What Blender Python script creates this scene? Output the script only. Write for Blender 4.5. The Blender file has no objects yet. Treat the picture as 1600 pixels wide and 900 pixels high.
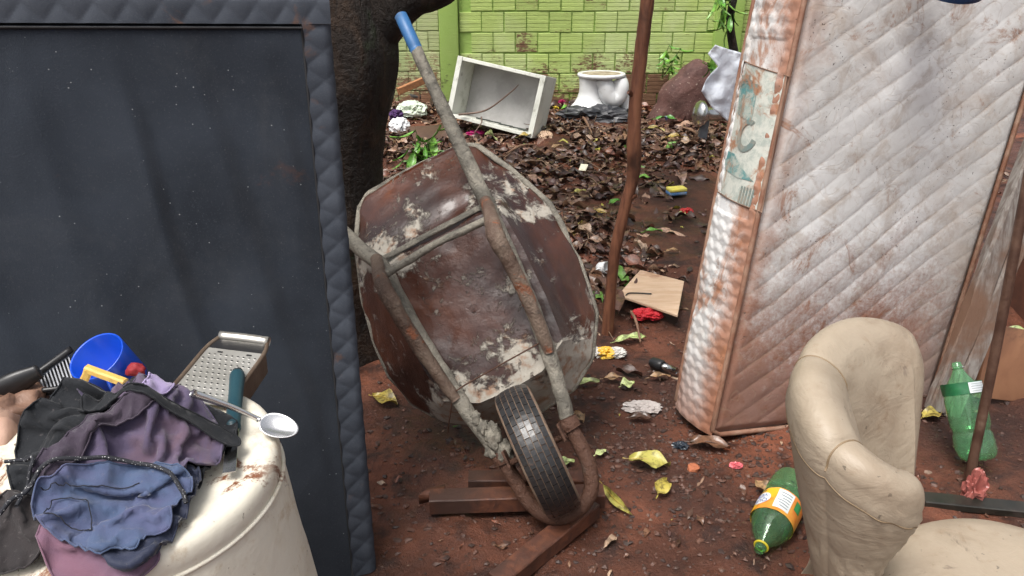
import bpy, bmesh, math, random
import numpy as np
from mathutils import Vector, Matrix, geometry
SC = bpy.context.scene
COL = SC.collection
# ------------------------------------------------------------------ camera, sky, sun, exposure
CAM_H = 1.5
PITCH = math.radians(25)
cam_d = bpy.data.cameras.new('camera'); cam = bpy.data.objects.new('camera', cam_d); COL.objects.link(cam)
cam.location = (0, 0, CAM_H); cam.rotation_euler = (math.pi/2 - PITCH, 0, 0)
cam_d.lens = 27.0; cam_d.sensor_width = 36.0; cam_d.clip_start = 0.02; cam_d.clip_end = 500
SC.camera = cam
W = bpy.data.worlds.new('World'); SC.world = W; W.use_nodes = True
SUN_EL, SUN_AZ = math.radians(66), math.radians(-140)     # azimuth clockwise from +Y
nt = W.node_tree; nt.nodes.clear()
wo = nt.nodes.new('ShaderNodeOutputWorld'); bg = nt.nodes.new('ShaderNodeBackground')
sky = nt.nodes.new('ShaderNodeTexSky'); sky.sky_type = 'NISHITA'; sky.sun_disc = False
sky.sun_elevation = SUN_EL; sky.sun_rotation = SUN_AZ; sky.air_density = 1.0; sky.dust_density = 7.0; sky.ozone_density = 1.0
hs = nt.nodes.new('ShaderNodeHueSaturation'); hs.inputs['Saturation'].default_value = 0.35   # cloud cover greys the sky
bg.inputs['Strength'].default_value = 0.11
nt.links.new(sky.outputs[0], hs.inputs['Color']); nt.links.new(hs.outputs[0], bg.inputs['Color']); nt.links.new(bg.outputs[0], wo.inputs[0])
sun_d = bpy.data.lights.new('sun', 'SUN'); sun_d.energy = 1.5; sun_d.angle = math.radians(24); sun_d.color = (1, .97, .93)
sun = bpy.data.objects.new('sun', sun_d); COL.objects.link(sun)
_d = Vector((math.sin(SUN_AZ)*math.cos(SUN_EL), math.cos(SUN_AZ)*math.cos(SUN_EL), math.sin(SUN_EL)))
sun.rotation_euler = (-_d).to_track_quat('-Z', 'Y').to_euler(); sun.location = (-3, -3, 8)
SC.view_settings.view_transform = 'Standard'; SC.view_settings.look = 'None'
SC.view_settings.exposure = 0.9; SC.view_settings.gamma = 1.0
SC.render.engine = 'CYCLES'; SC.cycles.max_bounces = 12; SC.cycles.transparent_max_bounces = 8
SC.cycles.use_denoising = True

# ------------------------------------------------------------------ numeric helpers
random.seed(7); RNG = np.random.default_rng(7)
CP = np.array([0, 0, CAM_H]); CF = np.array([0, math.cos(PITCH), -math.sin(PITCH)]); CU = np.array([0, math.sin(PITCH), math.cos(PITCH)])
def ray(px, py): return CF + np.array([1., 0, 0])*(px-800)/1200 + CU*(450-py)/1200
def at_z(px, py, z=0.0):
    r = ray(px, py); return CP + r*((z-CAM_H)/r[2])
def at_y(px, py, y):
    r = ray(px, py); return CP + r*(y/r[1])
def on_plane(px, py, P, n):
    r = ray(px, py); return CP + r*(np.dot(np.asarray(P)-CP, n)/np.dot(r, n))
def nrm(v): v = np.asarray(v, float); return v/np.linalg.norm(v)
def _hash(i, j, k):
    h = (i*374761393 + j*668265263 + k*2147483647 + 1013904223) & 0xffffffff
    h = ((h ^ (h >> 13))*1274126177) & 0xffffffff
    return ((h ^ (h >> 16)) & 0xffff)/65535.0*2-1
def vn(p):
    p = np.asarray(p, float); f = np.floor(p); t = p-f; t = t*t*(3-2*t); i = f.astype(np.int64)
    r = 0
    for a in (0, 1):
        for b in (0, 1):
            for c in (0, 1):
                w = (t[..., 0] if a else 1-t[..., 0])*(t[..., 1] if b else 1-t[..., 1])*(t[..., 2] if c else 1-t[..., 2])
                r = r + w*_hash(i[..., 0]+a, i[..., 1]+b, i[..., 2]+c)
    return r
def fbm(p, o=4, g=.5):
    p = np.asarray(p, float); r = 0; a = 1.
    for _ in range(o):
        r = r + a*vn(p); p = p*2.03+17.3; a *= g
    return r
def xyz(x, y, z=0): x, y = np.broadcast_arrays(np.asarray(x, float), np.asarray(y, float)); return np.stack([x, y, np.zeros_like(x)+z], -1)
def ss(a, b, x): t = np.clip((np.asarray(x, float)-a)/(b-a), 0, 1); return t*t*(3-2*t)
def spline(pts, n):
    P = np.asarray(pts, float); m = len(P)
    if m < 3: return np.stack([P[0]+(P[-1]-P[0])*t for t in np.linspace(0, 1, n)])
    E = np.vstack([2*P[0]-P[1], P, 2*P[-1]-P[-2]]); out = []
    for s in np.linspace(0, m-1, n):
        i = min(int(s), m-2); t = s-i; a, b, c, d = E[i], E[i+1], E[i+2], E[i+3]
        out.append(.5*(2*b+(c-a)*t+(2*a-5*b+4*c-d)*t*t+(3*b-a-3*c+d)*t**3))
    return np.array(out)
# ------------------------------------------------------------------ shape helpers: each returns (verts, faces)
def grid_faces(nu, nv, cu=False, cv=False, off=0):
    f = []
    for i in range(nu if cu else nu-1):
        for j in range(nv if cv else nv-1):
            a = i*nv+j; b = ((i+1) % nu)*nv+j; c = ((i+1) % nu)*nv+(j+1) % nv; d = i*nv+(j+1) % nv
            f.append((a+off, b+off, c+off, d+off))
    return f
def tube(pts, rad, n=10, smooth_n=None, closed=False, sx=1.0):
    P = np.asarray(pts, float); R = np.broadcast_to(np.asarray(rad, float), (len(P),)).astype(float)
    if smooth_n:
        Q = spline(np.hstack([P, R[:, None]]), smooth_n); P = Q[:, :3]; R = np.maximum(Q[:, 3], 1e-4)
    m = len(P); T = np.gradient(P, axis=0)
    if closed: T = np.roll(P, -1, 0)-np.roll(P, 1, 0)
    T /= np.linalg.norm(T, axis=1)[:, None]+1e-9
    N = np.cross(T[0], [0, 0, 1.]);
    if np.linalg.norm(N) < .1: N = np.cross(T[0], [0, 1., 0])
    N = nrm(N); V = []
    for i in range(m):
        N = nrm(N-T[i]*np.dot(N, T[i])); B = np.cross(T[i], N)
        for k in range(n):
            a = 2*math.pi*k/n; V.append(P[i]+R[i]*(math.cos(a)*N*sx+math.sin(a)*B))
    F = grid_faces(m, n, cu=closed, cv=True)
    if not closed: F += [tuple(range(n))[::-1], tuple((m-1)*n+k for k in range(n))]
    return np.array(V), F
def lathe(prof, n=32, cap=False):
    V = []; m = len(prof)
    for r, z in prof:
        for k in range(n):
            a = 2*math.pi*k/n; V.append((r*math.cos(a), r*math.sin(a), z))
    F = grid_faces(m, n, cv=True)
    F = [f[::-1] for f in F]
    if cap: F += [tuple(range(n)), tuple((m-1)*n+k for k in range(n))[::-1]]
    return np.array(V), F
def box(size, bev=0.0, seg=2, c=(0, 0, 0)):
    bm = bmesh.new(); bmesh.ops.create_cube(bm, size=1)
    for v in bm.verts: v.co = Vector((v.co.x*size[0], v.co.y*size[1], v.co.z*size[2]))
    if bev: bmesh.ops.bevel(bm, geom=bm.edges[:], offset=bev, segments=seg, affect='EDGES', profile=.5)
    bm.verts.index_update(); V = np.array([v.co[:] for v in bm.verts])+np.array(c); F = [tuple(v.index for v in f.verts) for f in bm.faces]; bm.free()
    return V, F
def ico(sub=3):
    bm = bmesh.new(); bmesh.ops.create_icosphere(bm, subdivisions=sub, radius=1); bm.verts.index_update()
    V = np.array([v.co[:] for v in bm.verts]); F = [tuple(v.index for v in f.verts) for f in bm.faces]; bm.free(); return V, F
ICO = {i: ico(i) for i in (1, 2, 3, 4, 5)}
def lump(size, amp=.25, freq=1.5, sub=3, seed=0, sharp=False):
    V, F = ICO[sub]; n = fbm(V*freq+seed*7.7, 4)
    if sharp: n = 1-2*np.abs(n)
    return V*(1+amp*n)[:, None]*np.array(size), F
def prism(poly, th):
    n = len(poly); V = [(p[0], p[1], 0) for p in poly]+[(p[0], p[1], th) for p in poly]
    F = [tuple(range(n))[::-1], tuple(range(n, 2*n))]+[(i, (i+1) % n, n+(i+1) % n, n+i) for i in range(n)]
    return np.array(V, float), F
def beam(a, b, w, h, up=(0, 0, 1), bev=.003, n=10, wob=.002, seed=0):
    """a sawn board from a to b, slightly uneven along its length"""
    a = np.asarray(a, float); b = np.asarray(b, float); t = nrm(b-a); s = nrm(np.cross(t, up)); q = np.cross(s, t)
    sec = [(-w/2+bev, -h/2), (w/2-bev, -h/2), (w/2, -h/2+bev), (w/2, h/2-bev), (w/2-bev, h/2), (-w/2+bev, h/2), (-w/2, h/2-bev), (-w/2, -h/2+bev)]
    V = []
    for i in range(n):
        c = a+(b-a)*i/(n-1)
        for j, (x, y) in enumerate(sec):
            d = vn(np.array([[i*.6+seed*3.1, j*.9, seed*1.7]]))[0]*wob
            V.append(c+s*(x+d)+q*(y+d))
    F = grid_faces(n, 8, cv=True)+[tuple(range(8))[::-1], tuple((n-1)*8+k for k in range(8))]
    return np.array(V), F
def cat(*vf):
    V = []; F = []; o = 0
    for v, f in vf:
        V.append(np.asarray(v)); F += [tuple(i+o for i in q) for q in f]; o += len(v)
    return np.vstack(V), F
def rot(V, axis, ang): return np.asarray(V) @ np.array(Matrix.Rotation(ang, 3, Vector(axis)).transposed())
def frame(V, O, ex, ey, ez): V = np.asarray(V); return np.asarray(O)+V[:, :1]*ex+V[:, 1:2]*ey+V[:, 2:3]*ez
def along(V, a, b):
    """put a shape modelled along +Z from 0 so that it starts in a and points at b"""
    t = nrm(np.asarray(b)-a); s = nrm(np.cross([0, 1, .01], t)); return frame(V, a, s, np.cross(t, s), t)
def fill2d(poly, step, jitter=.25):
    """triangulated sheet inside a 2-D outline: outline points and an inner grid"""
    P = np.asarray(poly, float); Q = []
    for i in range(len(P)):
        a, b = P[i], P[(i+1) % len(P)]; k = max(1, int(np.linalg.norm(b-a)/step))
        for j in range(k): Q.append(a+(b-a)*j/k)
    Q = np.array(Q); n = len(Q); lo, hi = Q.min(0), Q.max(0)
    gx, gy = np.meshgrid(np.arange(lo[0], hi[0], step), np.arange(lo[1], hi[1], step)); G = np.stack([gx.ravel(), gy.ravel()], 1)
    G = G+RNG.uniform(-1, 1, G.shape)*step*jitter
    ins = np.zeros(len(G), bool); dist = np.full(len(G), 9.)
    for i in range(n):
        a, b = Q[i], Q[(i+1) % n]
        c = ((a[1] > G[:, 1]) != (b[1] > G[:, 1])); xx = (b[0]-a[0])*(G[:, 1]-a[1])/(b[1]-a[1]+1e-12)+a[0]; ins ^= c & (G[:, 0] < xx)
        dist = np.minimum(dist, np.linalg.norm(G-a, axis=1))
    k = ins & (dist > step*.6); G = G[k]; dist = np.concatenate([np.zeros(n), dist[k]]); A = np.vstack([Q, G])
    r = geometry.delaunay_2d_cdt([Vector(p) for p in A], [(i, (i+1) % n) for i in range(n)], [], 1, 1e-6)
    V2 = np.array([v[:] for v in r[0]]); D = np.array([dist[o[0]] if o else 0 for o in r[3]])
    return V2, D, [tuple(f) for f in r[2]]
# ------------------------------------------------------------------ object helpers
def make_mesh(name, V, F, mat=None, smooth=True, col=None, mods=None):
    me = bpy.data.meshes.new(name); V = np.asarray(V, float)
    me.from_pydata([tuple(v) for v in V.tolist()], [], [tuple(int(i) for i in f) for f in F])
    if mat is not None: me.materials.append(mat)
    if smooth: me.polygons.foreach_set('use_smooth', [True]*len(me.polygons))
    if col is not None:
        at = me.attributes.new('Col', 'FLOAT_COLOR', 'POINT'); c = np.ones((len(V), 4)); c[:, :3] = col; at.data.foreach_set('color', c.ravel())
    me.update(); return me
def link(name, me, parent=None, loc=(0, 0, 0)):
    o = bpy.data.objects.new(name, me); COL.objects.link(o); o.location = loc
    if parent is not None: o.parent = parent
    return o
def tag(o, label=None, cat_=None, group=None, kind=None):
    if label: o['label'] = label
    if cat_: o['category'] = cat_
    if group: o['group'] = group
    if kind: o['kind'] = kind
    return o
def solid(o, th=.002, off=0): m = o.modifiers.new('thickness', 'SOLIDIFY'); m.thickness = th; m.offset = off; return o
class Thing:
    """an Empty at the thing's base; parts are given in world coordinates"""
    def __init__(s, name, label, cat_, loc, group=None):
        s.loc = np.asarray(loc, float); s.o = link(name, None, None, s.loc); s.o.empty_display_size = .05; tag(s.o, label, cat_, group)
    def part(s, name, vf, mat, smooth=True, sub_of=None, label=None, col=None, kind=None):
        V, F = vf; o = link(name, make_mesh(name, np.asarray(V)-s.loc, F, mat, smooth, col), sub_of or s.o)
        if label: o['label'] = label
        if kind: o['kind'] = kind
        return o
def single(name, vf, mat, label, cat_, group=None, smooth=True, col=None, kind=None):
    V, F = vf; V = np.asarray(V); loc = np.array([V[:, 0].mean(), V[:, 1].mean(), V[:, 2].min()])
    o = link(name, make_mesh(name, V-loc, F, mat, smooth, col), None, loc); return tag(o, label, cat_, group, kind)
# ------------------------------------------------------------------ material helpers
class NM:
    def __init__(s, name):
        s.m = bpy.data.materials.new(name); s.m.use_nodes = True; s.t = s.m.node_tree; s.t.nodes.clear()
        s.out = s.n('OutputMaterial'); s.b = s.n('BsdfPrincipled'); s.l(s.b.outputs[0], s.out.inputs[0])
        s.tc = s.n('TexCoord'); s.obj = s.tc.outputs['Object']; s.pos = s.n('NewGeometry').outputs['Position']
        s.rnd = s.n('ObjectInfo').outputs['Random']
    def n(s, t): return s.t.nodes.new('ShaderNode'+t)
    def l(s, a, b): s.t.links.new(a, b)
    def put(s, sock, v):
        if hasattr(v, 'is_output') or isinstance(v, bpy.types.NodeSocket): s.l(v, sock)
        elif isinstance(v, (tuple, list)) and len(v) == 3 and sock.type == 'RGBA': sock.default_value = (*v, 1)
        else: sock.default_value = v
    def noise(s, sc=5., d=5., r=.6, dist=0., vec=None, scale3=None, off=0.):
        x = s.n('TexNoise'); v = vec or s.obj
        if scale3 or off:
            mp = s.n('Mapping'); s.l(v, mp.inputs[0]); mp.inputs['Scale'].default_value = scale3 or (1, 1, 1); mp.inputs['Location'].default_value = (off, off*.7, off*1.3); v = mp.outputs[0]
        s.l(v, x.inputs['Vector']); x.inputs['Scale'].default_value = sc; x.inputs['Detail'].default_value = d; x.inputs['Roughness'].default_value = r; x.inputs['Distortion'].default_value = dist
        return x.outputs['Fac']
    def vor(s, sc=5., feat='F1', vec=None, out='Distance'):
        x = s.n('TexVoronoi'); x.feature = feat; s.l(vec or s.obj, x.inputs['Vector']); x.inputs['Scale'].default_value = sc; return x.outputs[out]
    def ramp(s, f, st, interp='LINEAR'):
        x = s.n('ValToRGB'); x.color_ramp.interpolation = interp; e = x.color_ramp.elements
        while len(e) < len(st): e.new(.5)
        for i, (p, c) in enumerate(st):
            e[i].position = p; e[i].color = (*c, 1) if isinstance(c, (tuple, list)) else (c, c, c, 1)
        s.put(x.inputs[0], f); return x.outputs[0]
    def step(s, f, a, b): 
        x = s.n('MapRange'); x.interpolation_type = 'SMOOTHSTEP'; s.put(x.inputs['Value'], f); x.inputs['From Min'].default_value = a; x.inputs['From Max'].default_value = b; return x.outputs[0]
    def mix(s, f, a, b, mode='MIX'):
        x = s.n('Mix'); x.data_type = 'RGBA'; x.blend_type = mode; s.put(x.inputs[0], f); s.put(x.inputs[6], a); s.put(x.inputs[7], b); return x.outputs[2]
    def math(s, op, a, b=0., c=None):
        x = s.n('Math'); x.operation = op; s.put(x.inputs[0], a); s.put(x.inputs[1], b)
        if c is not None: s.put(x.inputs[2], c)
        return x.outputs[0]
    def sep(s, v):
        x = s.n('SeparateXYZ'); s.l(v, x.inputs[0]); return x.outputs
    def attr(s, name='Col'):
        x = s.n('Attribute'); x.attribute_name = name; return x.outputs['Color']
    def bump(s, h, st=.3, d=.01, normal=None):
        x = s.n('Bump'); s.put(x.inputs['Height'], h); x.inputs['Strength'].default_value = st; x.inputs['Distance'].default_value = d
        if normal: s.l(normal, x.inputs['Normal'])
        return x.outputs[0]
    def done(s, col, rough=.6, normal=None, metal=0., spec=.5, **k):
        i = s.b.inputs; s.put(i['Base Color'], col); s.put(i['Roughness'], rough); s.put(i['Metallic'], metal); s.put(i['Specular IOR Level'], spec)
        if normal: s.l(normal, i['Normal'])
        for a, v in k.items(): s.put(i[a.replace('_', ' ')], v)
        return s.m
def plain(name, c1, c2=None, sc=6., rough=.5, bump=.2, bsc=60., bd=.003, metal=0., spec=.5, dirt=None, damt=(.5, .7), dsc=4., speck=None, rnd=0., world=False, **k):
    """two-tone material with grain, optional dirt patches and small specks"""
    m = NM(name); v = m.pos if world else m.obj; c2 = c2 or tuple(x*.7 for x in c1)
    col = m.mix(m.step(m.noise(sc, 6, .6, .3, v), .35, .65), c1, c2)
    if rnd:
        col = m.mix(rnd, col, m.mix(m.rnd, tuple(x*.4 for x in c1), tuple(min(1, x*1.5) for x in c1)))
    r = rough
    if dirt:
        f = m.step(m.noise(dsc, 8, .7, .4, v, off=3.3), *damt); col = m.mix(f, col, dirt); r = m.math('ADD', m.math('MULTIPLY', f, .25), rough)
    if speck:
        col = m.mix(m.step(m.noise(bsc*1.5, 2, .5, 0, v, off=9.), .66, .72), col, speck)
    nb = m.bump(m.noise(bsc, 5, .6, .2, v), bump, bd) if bump else None
    return m.done(col, r, nb, metal, spec, **k)
#@@MATS
# ------------------------------------------------------------------ shared materials
def mat_mud():
    m = NM('red_mud'); v = m.pos
    a = m.noise(1.6, 6, .6, .4, v); b = m.noise(9, 8, .65, .3, v); c = m.noise(55, 6, .7, .2, v)
    col = m.ramp(a, [(.32, (.034, .0145, .0105)), (.5, (.09, .033, .019)), (.66, (.20, .070, .038))])
    col = m.mix(m.step(b, .45, .68), col, (.028, .014, .011)); col = m.mix(m.step(c, .56, .74), col, (.11, .05, .032))
    col = m.mix(m.step(m.noise(140, 2, .5, 0, v), .70, .76), col, (.16, .09, .06))
    wet = m.step(m.noise(2.4, 5, .6, .5, v, off=5.), .42, .62)
    rough = m.math('SUBTRACT', .72, m.math('MULTIPLY', wet, .42))
    h = m.math('ADD', m.math('MULTIPLY', b, .8), m.math('MULTIPLY', c, .45))
    h = m.math('ADD', h, m.math('MULTIPLY', m.noise(180, 4, .6, 0, v), .16))
    return m.done(col, rough, m.bump(h, .9, .022), 0, .3)
def mat_leaf(name, attr=True, c=None, rough=.38):
    m = NM(name)
    if attr: col = m.attr()
    else:
        col = m.ramp(m.rnd, [(i/max(1, len(c)-1), x) for i, x in enumerate(c)])
    sp = m.noise(38, 5, .7, .5, m.pos); col = m.mix(m.step(sp, .47, .62), col, m.mix(.68, col, (.03, .016, .008)))
    return m.done(col, rough, m.bump(m.noise(90, 3, .6, 0, m.pos), .35, .004), 0, .55)
MUD = mat_mud()
LEAF_S = mat_leaf('dead_leaf_litter', True, rough=.40)
LEAF_B = mat_leaf('dead_leaf_brown', False, [(.05, .024, .015), (.1, .045, .025), (.16, .082, .046), (.065, .026, .02), (.22, .125, .075), (.042, .021, .015)], .3)
LEAF_Y = mat_leaf('fallen_leaf_yellow', False, [(.42, .33, .06), (.36, .34, .08), (.40, .27, .05), (.32, .28, .1)], .4)
LEAF_G = mat_leaf('fresh_leaf_green', False, [(.10, .30, .03), (.2, .42, .06), (.06, .22, .03)], .35)
LEAF_P = mat_leaf('pale_green_leaf', False, [(.42, .52, .2), (.5, .55, .25)], .45)
LEAF_T = mat_leaf('tan_leaf', False, [(.30, .17, .07), (.38, .24, .13)], .45)
WOOD_WET = None
def mat_wood(name, c1, c2, sc=6, rough=.6, axis=(1, 12, 12), dirt=(.06, .03, .02), damt=(.52, .7)):
    m = NM(name); g = m.noise(sc, 8, .65, .6, scale3=axis); f = m.noise(3., 6, .6, .3, off=2.)
    col = m.mix(m.step(g, .38, .62), c1, c2); col = m.mix(m.step(f, *damt), col, dirt)
    return m.done(col, rough, m.bump(m.math('ADD', g, m.math('MULTIPLY', m.noise(60, 4), .3)), .5, .006), 0, .4)
BLACK_PL = plain('black_plastic', (.012, .012, .013), (.02, .02, .022), rough=.38, bump=.1)
WHITE_PL = plain('white_plastic', (.74, .75, .76), (.66, .66, .66), rough=.35, bump=.1, dirt=(.3, .2, .14), damt=(.6, .75))
CHROME = plain('dull_chrome', (.62, .62, .6), (.5, .5, .5), rough=.22, metal=1., bump=.12, dirt=(.2, .15, .12), damt=(.6, .75))

# ------------------------------------------------------------------ ground: one sheet of red mud that reaches the horizon
def ground_h(x, y):
    x = np.asarray(x, float); y = np.asarray(y, float)
    h = .016*fbm(xyz(x*2.2, y*2.2, 1), 3)+.009*fbm(xyz(x*8, y*8, 5), 3)+.0035*fbm(xyz(x*30, y*30, 9), 2)
    h = h+litter_d(x, y)*(.035+.03*fbm(xyz(x*3, y*3, 3), 3))
    foot = .015*np.exp(-(((x-.45)/.12)**2+((y-1.62)/.2)**2))
    return h-foot-.008
def litter_d(x, y):
    x = np.asarray(x, float); y = np.asarray(y, float)
    n = .35*fbm(xyz(x*1.3, y*1.3, 7), 3)
    d = ss(2.5, 3.3, y+n)*(1-.9*ss(.25, .75, x+n*.6)*(1-ss(4.7, 5.7, y+n)))*(.62+.38*ss(-.25, .12, fbm(xyz(x*2.6, y*2.6, 13), 2)))
    return np.clip(np.maximum(d, .0), 0, 1)
def axis_pts(lo, hi, st, far):
    core = np.arange(lo, hi+st/2, st); g = []; s = st*2; p = hi
    while p < far: p += s; g.append(p); s *= 1.7
    l = []; s = st*2; p = lo
    while p > -far: p -= s; l.append(p); s *= 1.7
    return np.array(l[::-1]+core.tolist()+g)
gx = axis_pts(-1.6, 2.6, .016, 200); gy = axis_pts(.9, 4.4, .014, 200)
GX, GY = np.meshgrid(gx, gy, indexing='ij'); GZ = ground_h(GX, GY); farf = ss(8, 14, np.maximum(np.abs(GX), np.abs(GY))); GZ = GZ*(1-farf)-.0*farf
gV = np.stack([GX, GY, GZ], -1).reshape(-1, 3)
ii, jj = np.meshgrid(np.arange(len(gx)-1), np.arange(len(gy)-1), indexing='ij'); q = (ii*len(gy)+jj).ravel()
gF = np.stack([q, q+len(gy), q+len(gy)+1, q+1], 1)
tag(link('ground', make_mesh('ground', gV, gF.tolist(), MUD)), kind='structure')
def gz(x, y): return float(ground_h(np.array([x]), np.array([y]))[0])
def on_ground(px, py, dz=0.0):
    z = 0.
    for _ in range(4): p = at_z(px, py, z); z = gz(p[0], p[1])
    return np.array([p[0], p[1], z+dz])

# ------------------------------------------------------------------ brick walls: every brick is a part with its own grooves
def mat_green_brick(name, g1, g2, clay, amt):
    m = NM(name); z = m.sep(m.pos)[2]
    n = m.noise(3.2, 7, .7, .4, m.pos); n2 = m.noise(22, 6, .7, .3, m.pos, scale3=(1, 1, 3.))
    col = m.mix(m.step(m.noise(1.5, 4, .6, .2, m.pos), .4, .65), g1, g2)
    col = m.mix(m.math('MULTIPLY', m.rnd, .5), col, tuple(c*.7 for c in g1))
    low = m.math('MULTIPLY', m.math('SUBTRACT', .75, m.math('MINIMUM', z, .75)), .36)      # paint is worn off towards the foot
    f = m.math('ADD', m.math('ADD', m.math('MULTIPLY', n, .55), m.math('MULTIPLY', n2, .45)), low)
    f = m.math('ADD', f, m.math('MULTIPLY', m.math('GREATER_THAN', m.rnd, .88), .11))
    col = m.mix(m.step(f, amt, amt+.09), col, m.mix(n2, clay, tuple(c*.45 for c in clay)))
    return m.done(col, .75, m.bump(m.math('ADD', n2, m.noise(70, 4, .6, 0, m.pos)), .5, .006), 0, .25)
GREEN = mat_green_brick('lime_green_painted_brick', (.41, .52, .16), (.50, .58, .27), (.22, .12, .07), .625)
GREEN_PL = mat_green_brick('lime_green_plaster', (.33, .49, .12), (.40, .53, .17), (.12, .10, .06), .70)
FADED = mat_green_brick('faded_green_brick', (.40, .47, .22), (.47, .46, .29), (.28, .15, .09), .63)
def brick_mesh(i, mat):
    w, h, dp = .188, .166, .09; r = random.Random(40+i); prof = []; k = 5
    for j in range(k):
        z0 = -h/2+h*j/k; z1 = -h/2+h*(j+1)/k; g = .0035
        d = r.uniform(-.0015, .0015)
        prof += [(-dp/2+.005, z0+g*.2), (-dp/2+d, z0+g), (-dp/2+d, z1-g)]
    prof += [(-dp/2+.005, h/2), (dp/2, h/2), (dp/2, -h/2)]
    n = len(prof); sk = r.uniform(-.003, .003)
    V = [(-w/2, y, z) for y, z in prof]+[(w/2, y, z+sk) for y, z in prof]
    F = [(a, (a+1) % n, n+(a+1) % n, n+a) for a in range(n)]+[tuple(range(n))[::-1], tuple(range(n, 2*n))]
    return make_mesh('brick', V, F, mat, False)
def brick_wall(name, label, x0, cols, rows, y, mat, core_mat, seed):
    r = random.Random(seed); w = cols*.2
    T = Thing(name, label, 'wall', (x0+w/2, y, 0))
    T.part('mortar_core', box((w, .074, rows*.178+.1), .0, c=(x0+w/2, y+.0, rows*.089)), core_mat, False)
    ms = [brick_mesh(seed*10+i, mat) for i in range(6)]
    for j in range(rows):
        for i in range(cols):
            o = link('brick', ms[r.randrange(6)], T.o, (-w/2+.1+i*.2+(.1 if j % 2 else 0)*(1 if i < cols-1 else .0)+r.uniform(-.002, .002), r.uniform(-.004, .003)-.006, .05+j*.178+r.uniform(-.003, .003)+.02*0))
            o.rotation_euler = (0, r.uniform(-.006, .006), r.uniform(-.008, .008))
            if j % 2 and i == cols-1: o.scale = (.5, 1, 1); o.location.x = w/2-.05+.0; o.location.y -= .002
    return T
WY = 7.2
wall = brick_wall('brick_wall', 'lime green painted hollow brick wall at the back of the yard', -.47, 20, 13, WY, GREEN, GREEN_PL, 3)
brick_wall('brick_wall', 'faded cream and green hollow brick wall seen between the tree trunk and the green column', -2.66, 10, 13, WY+.12, FADED, FADED, 5)
pl = box((.17, .2, 2.4), .008, c=(-.56, WY+.0, 1.15)); wall.part('pilaster', pl, GREEN_PL, label='plastered lime green column at the wall end')
wall.part('pilaster', box((.24, .16, 2.4), .008, c=(1.91, WY-.03, 1.15)), GREEN_PL, label='plastered lime green column behind the sack')

# ------------------------------------------------------------------ tree: dark wet trunk with a limb to the right
def mat_bark():
    m = NM('dark_wet_bark'); a = m.noise(5, 8, .7, .6, scale3=(1.6, 1.6, .5)); b = m.noise(40, 6, .7, .3)
    col = m.ramp(a, [(.3, (.006, .0045, .0035)), (.50, (.020, .0125, .0085)), (.68, (.07, .038, .02))])
    col = m.mix(m.step(m.noise(7, 5, .6, .3, off=4.), .58, .7), col, (.02, .028, .010))
    return m.done(col, .55, m.bump(m.math('ADD', a, m.math('MULTIPLY', b, .6)), 1., .05), 0, .3)
BARK = mat_bark()
def tree():
    yb = 2.66
    def bark_tube(P, R, n=28, m=60, seed=0):
        V, F = tube(P, R, n, m); Q = spline(np.hstack([np.asarray(P, float), np.asarray(R, float)[:, None]]), m)
        C = np.repeat(Q[:, :3], n, 0); d = V-C; k = fbm(V*np.array([7, 7, 2.6])+seed, 4)*.1+fbm(V*np.array([30, 30, 9])+seed, 2)*.03
        return C+d*(1+k)[:, None], F
    e = [at_y(600, 430, yb), at_y(604, 300, yb), at_y(608, 200, yb), at_y(630, 100, yb), at_y(625, 0, yb)]
    P = [(e[0][0]-.215, yb+.05, -.06), (e[0][0]-.185, yb+.03, .2), (e[1][0]-.18, yb+.02, e[1][2]), (e[2][0]-.18, yb, e[2][2]), (e[3][0]-.2, yb, e[3][2]),
         (e[4][0]-.23, yb+.02, e[4][2]), (-.74, yb+.1, 1.9), (-.86, yb+.25, 2.5), (-.9, yb+.4, 3.3)]
    R = [.24, .185, .175, .175, .185, .185, .15, .13, .1]
    T = Thing('tree', 'dark wet tree trunk behind the black mattress with a limb bending to the right', 'tree', (-.6, yb, 0))
    tr = T.part('trunk', bark_tube(P, R), BARK)
    l0 = at_y(600, 55, yb); l1 = at_y(645, 5, yb); l2 = at_y(700, -32, yb)
    T.part('limb', bark_tube([(l0[0]-.12, yb, l0[2]-.06), (l1[0]-.03, yb-.01, l1[2]+.02), (l2[0], yb-.03, l2[2]+.01), (.0, yb-.05, 1.62), (.3, yb-.0, 1.95), (.5, yb+.1, 2.4), (.6, yb+.2, 3.)],
                           [.10, .085, .07, .066, .06, .05, .035], 20, 50, 5), BARK)
    # crown high above the frame
    r = np.random.default_rng(3); N = 2600; ctr = np.array([[-.9, 3.2, 3.9], [.5, 3., 3.7], [-.2, 3.6, 4.4], [-1.6, 2.9, 4.1]])
    c = ctr[r.integers(0, 4, N)]+r.normal(0, .42, (N, 3)); V = []; F = []
    for i in range(N):
        a = nrm(r.normal(size=3)); b = nrm(np.cross(a, r.normal(size=3))); L = r.uniform(.06, .11); o = len(V)
        V += [c[i]-a*L, c[i]+b*L*.35, c[i]+a*L, c[i]-b*L*.35]; F.append((o, o+1, o+2, o+3))
    T.part('crown', (np.array(V), F), LEAF_G, False)
tree()
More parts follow.
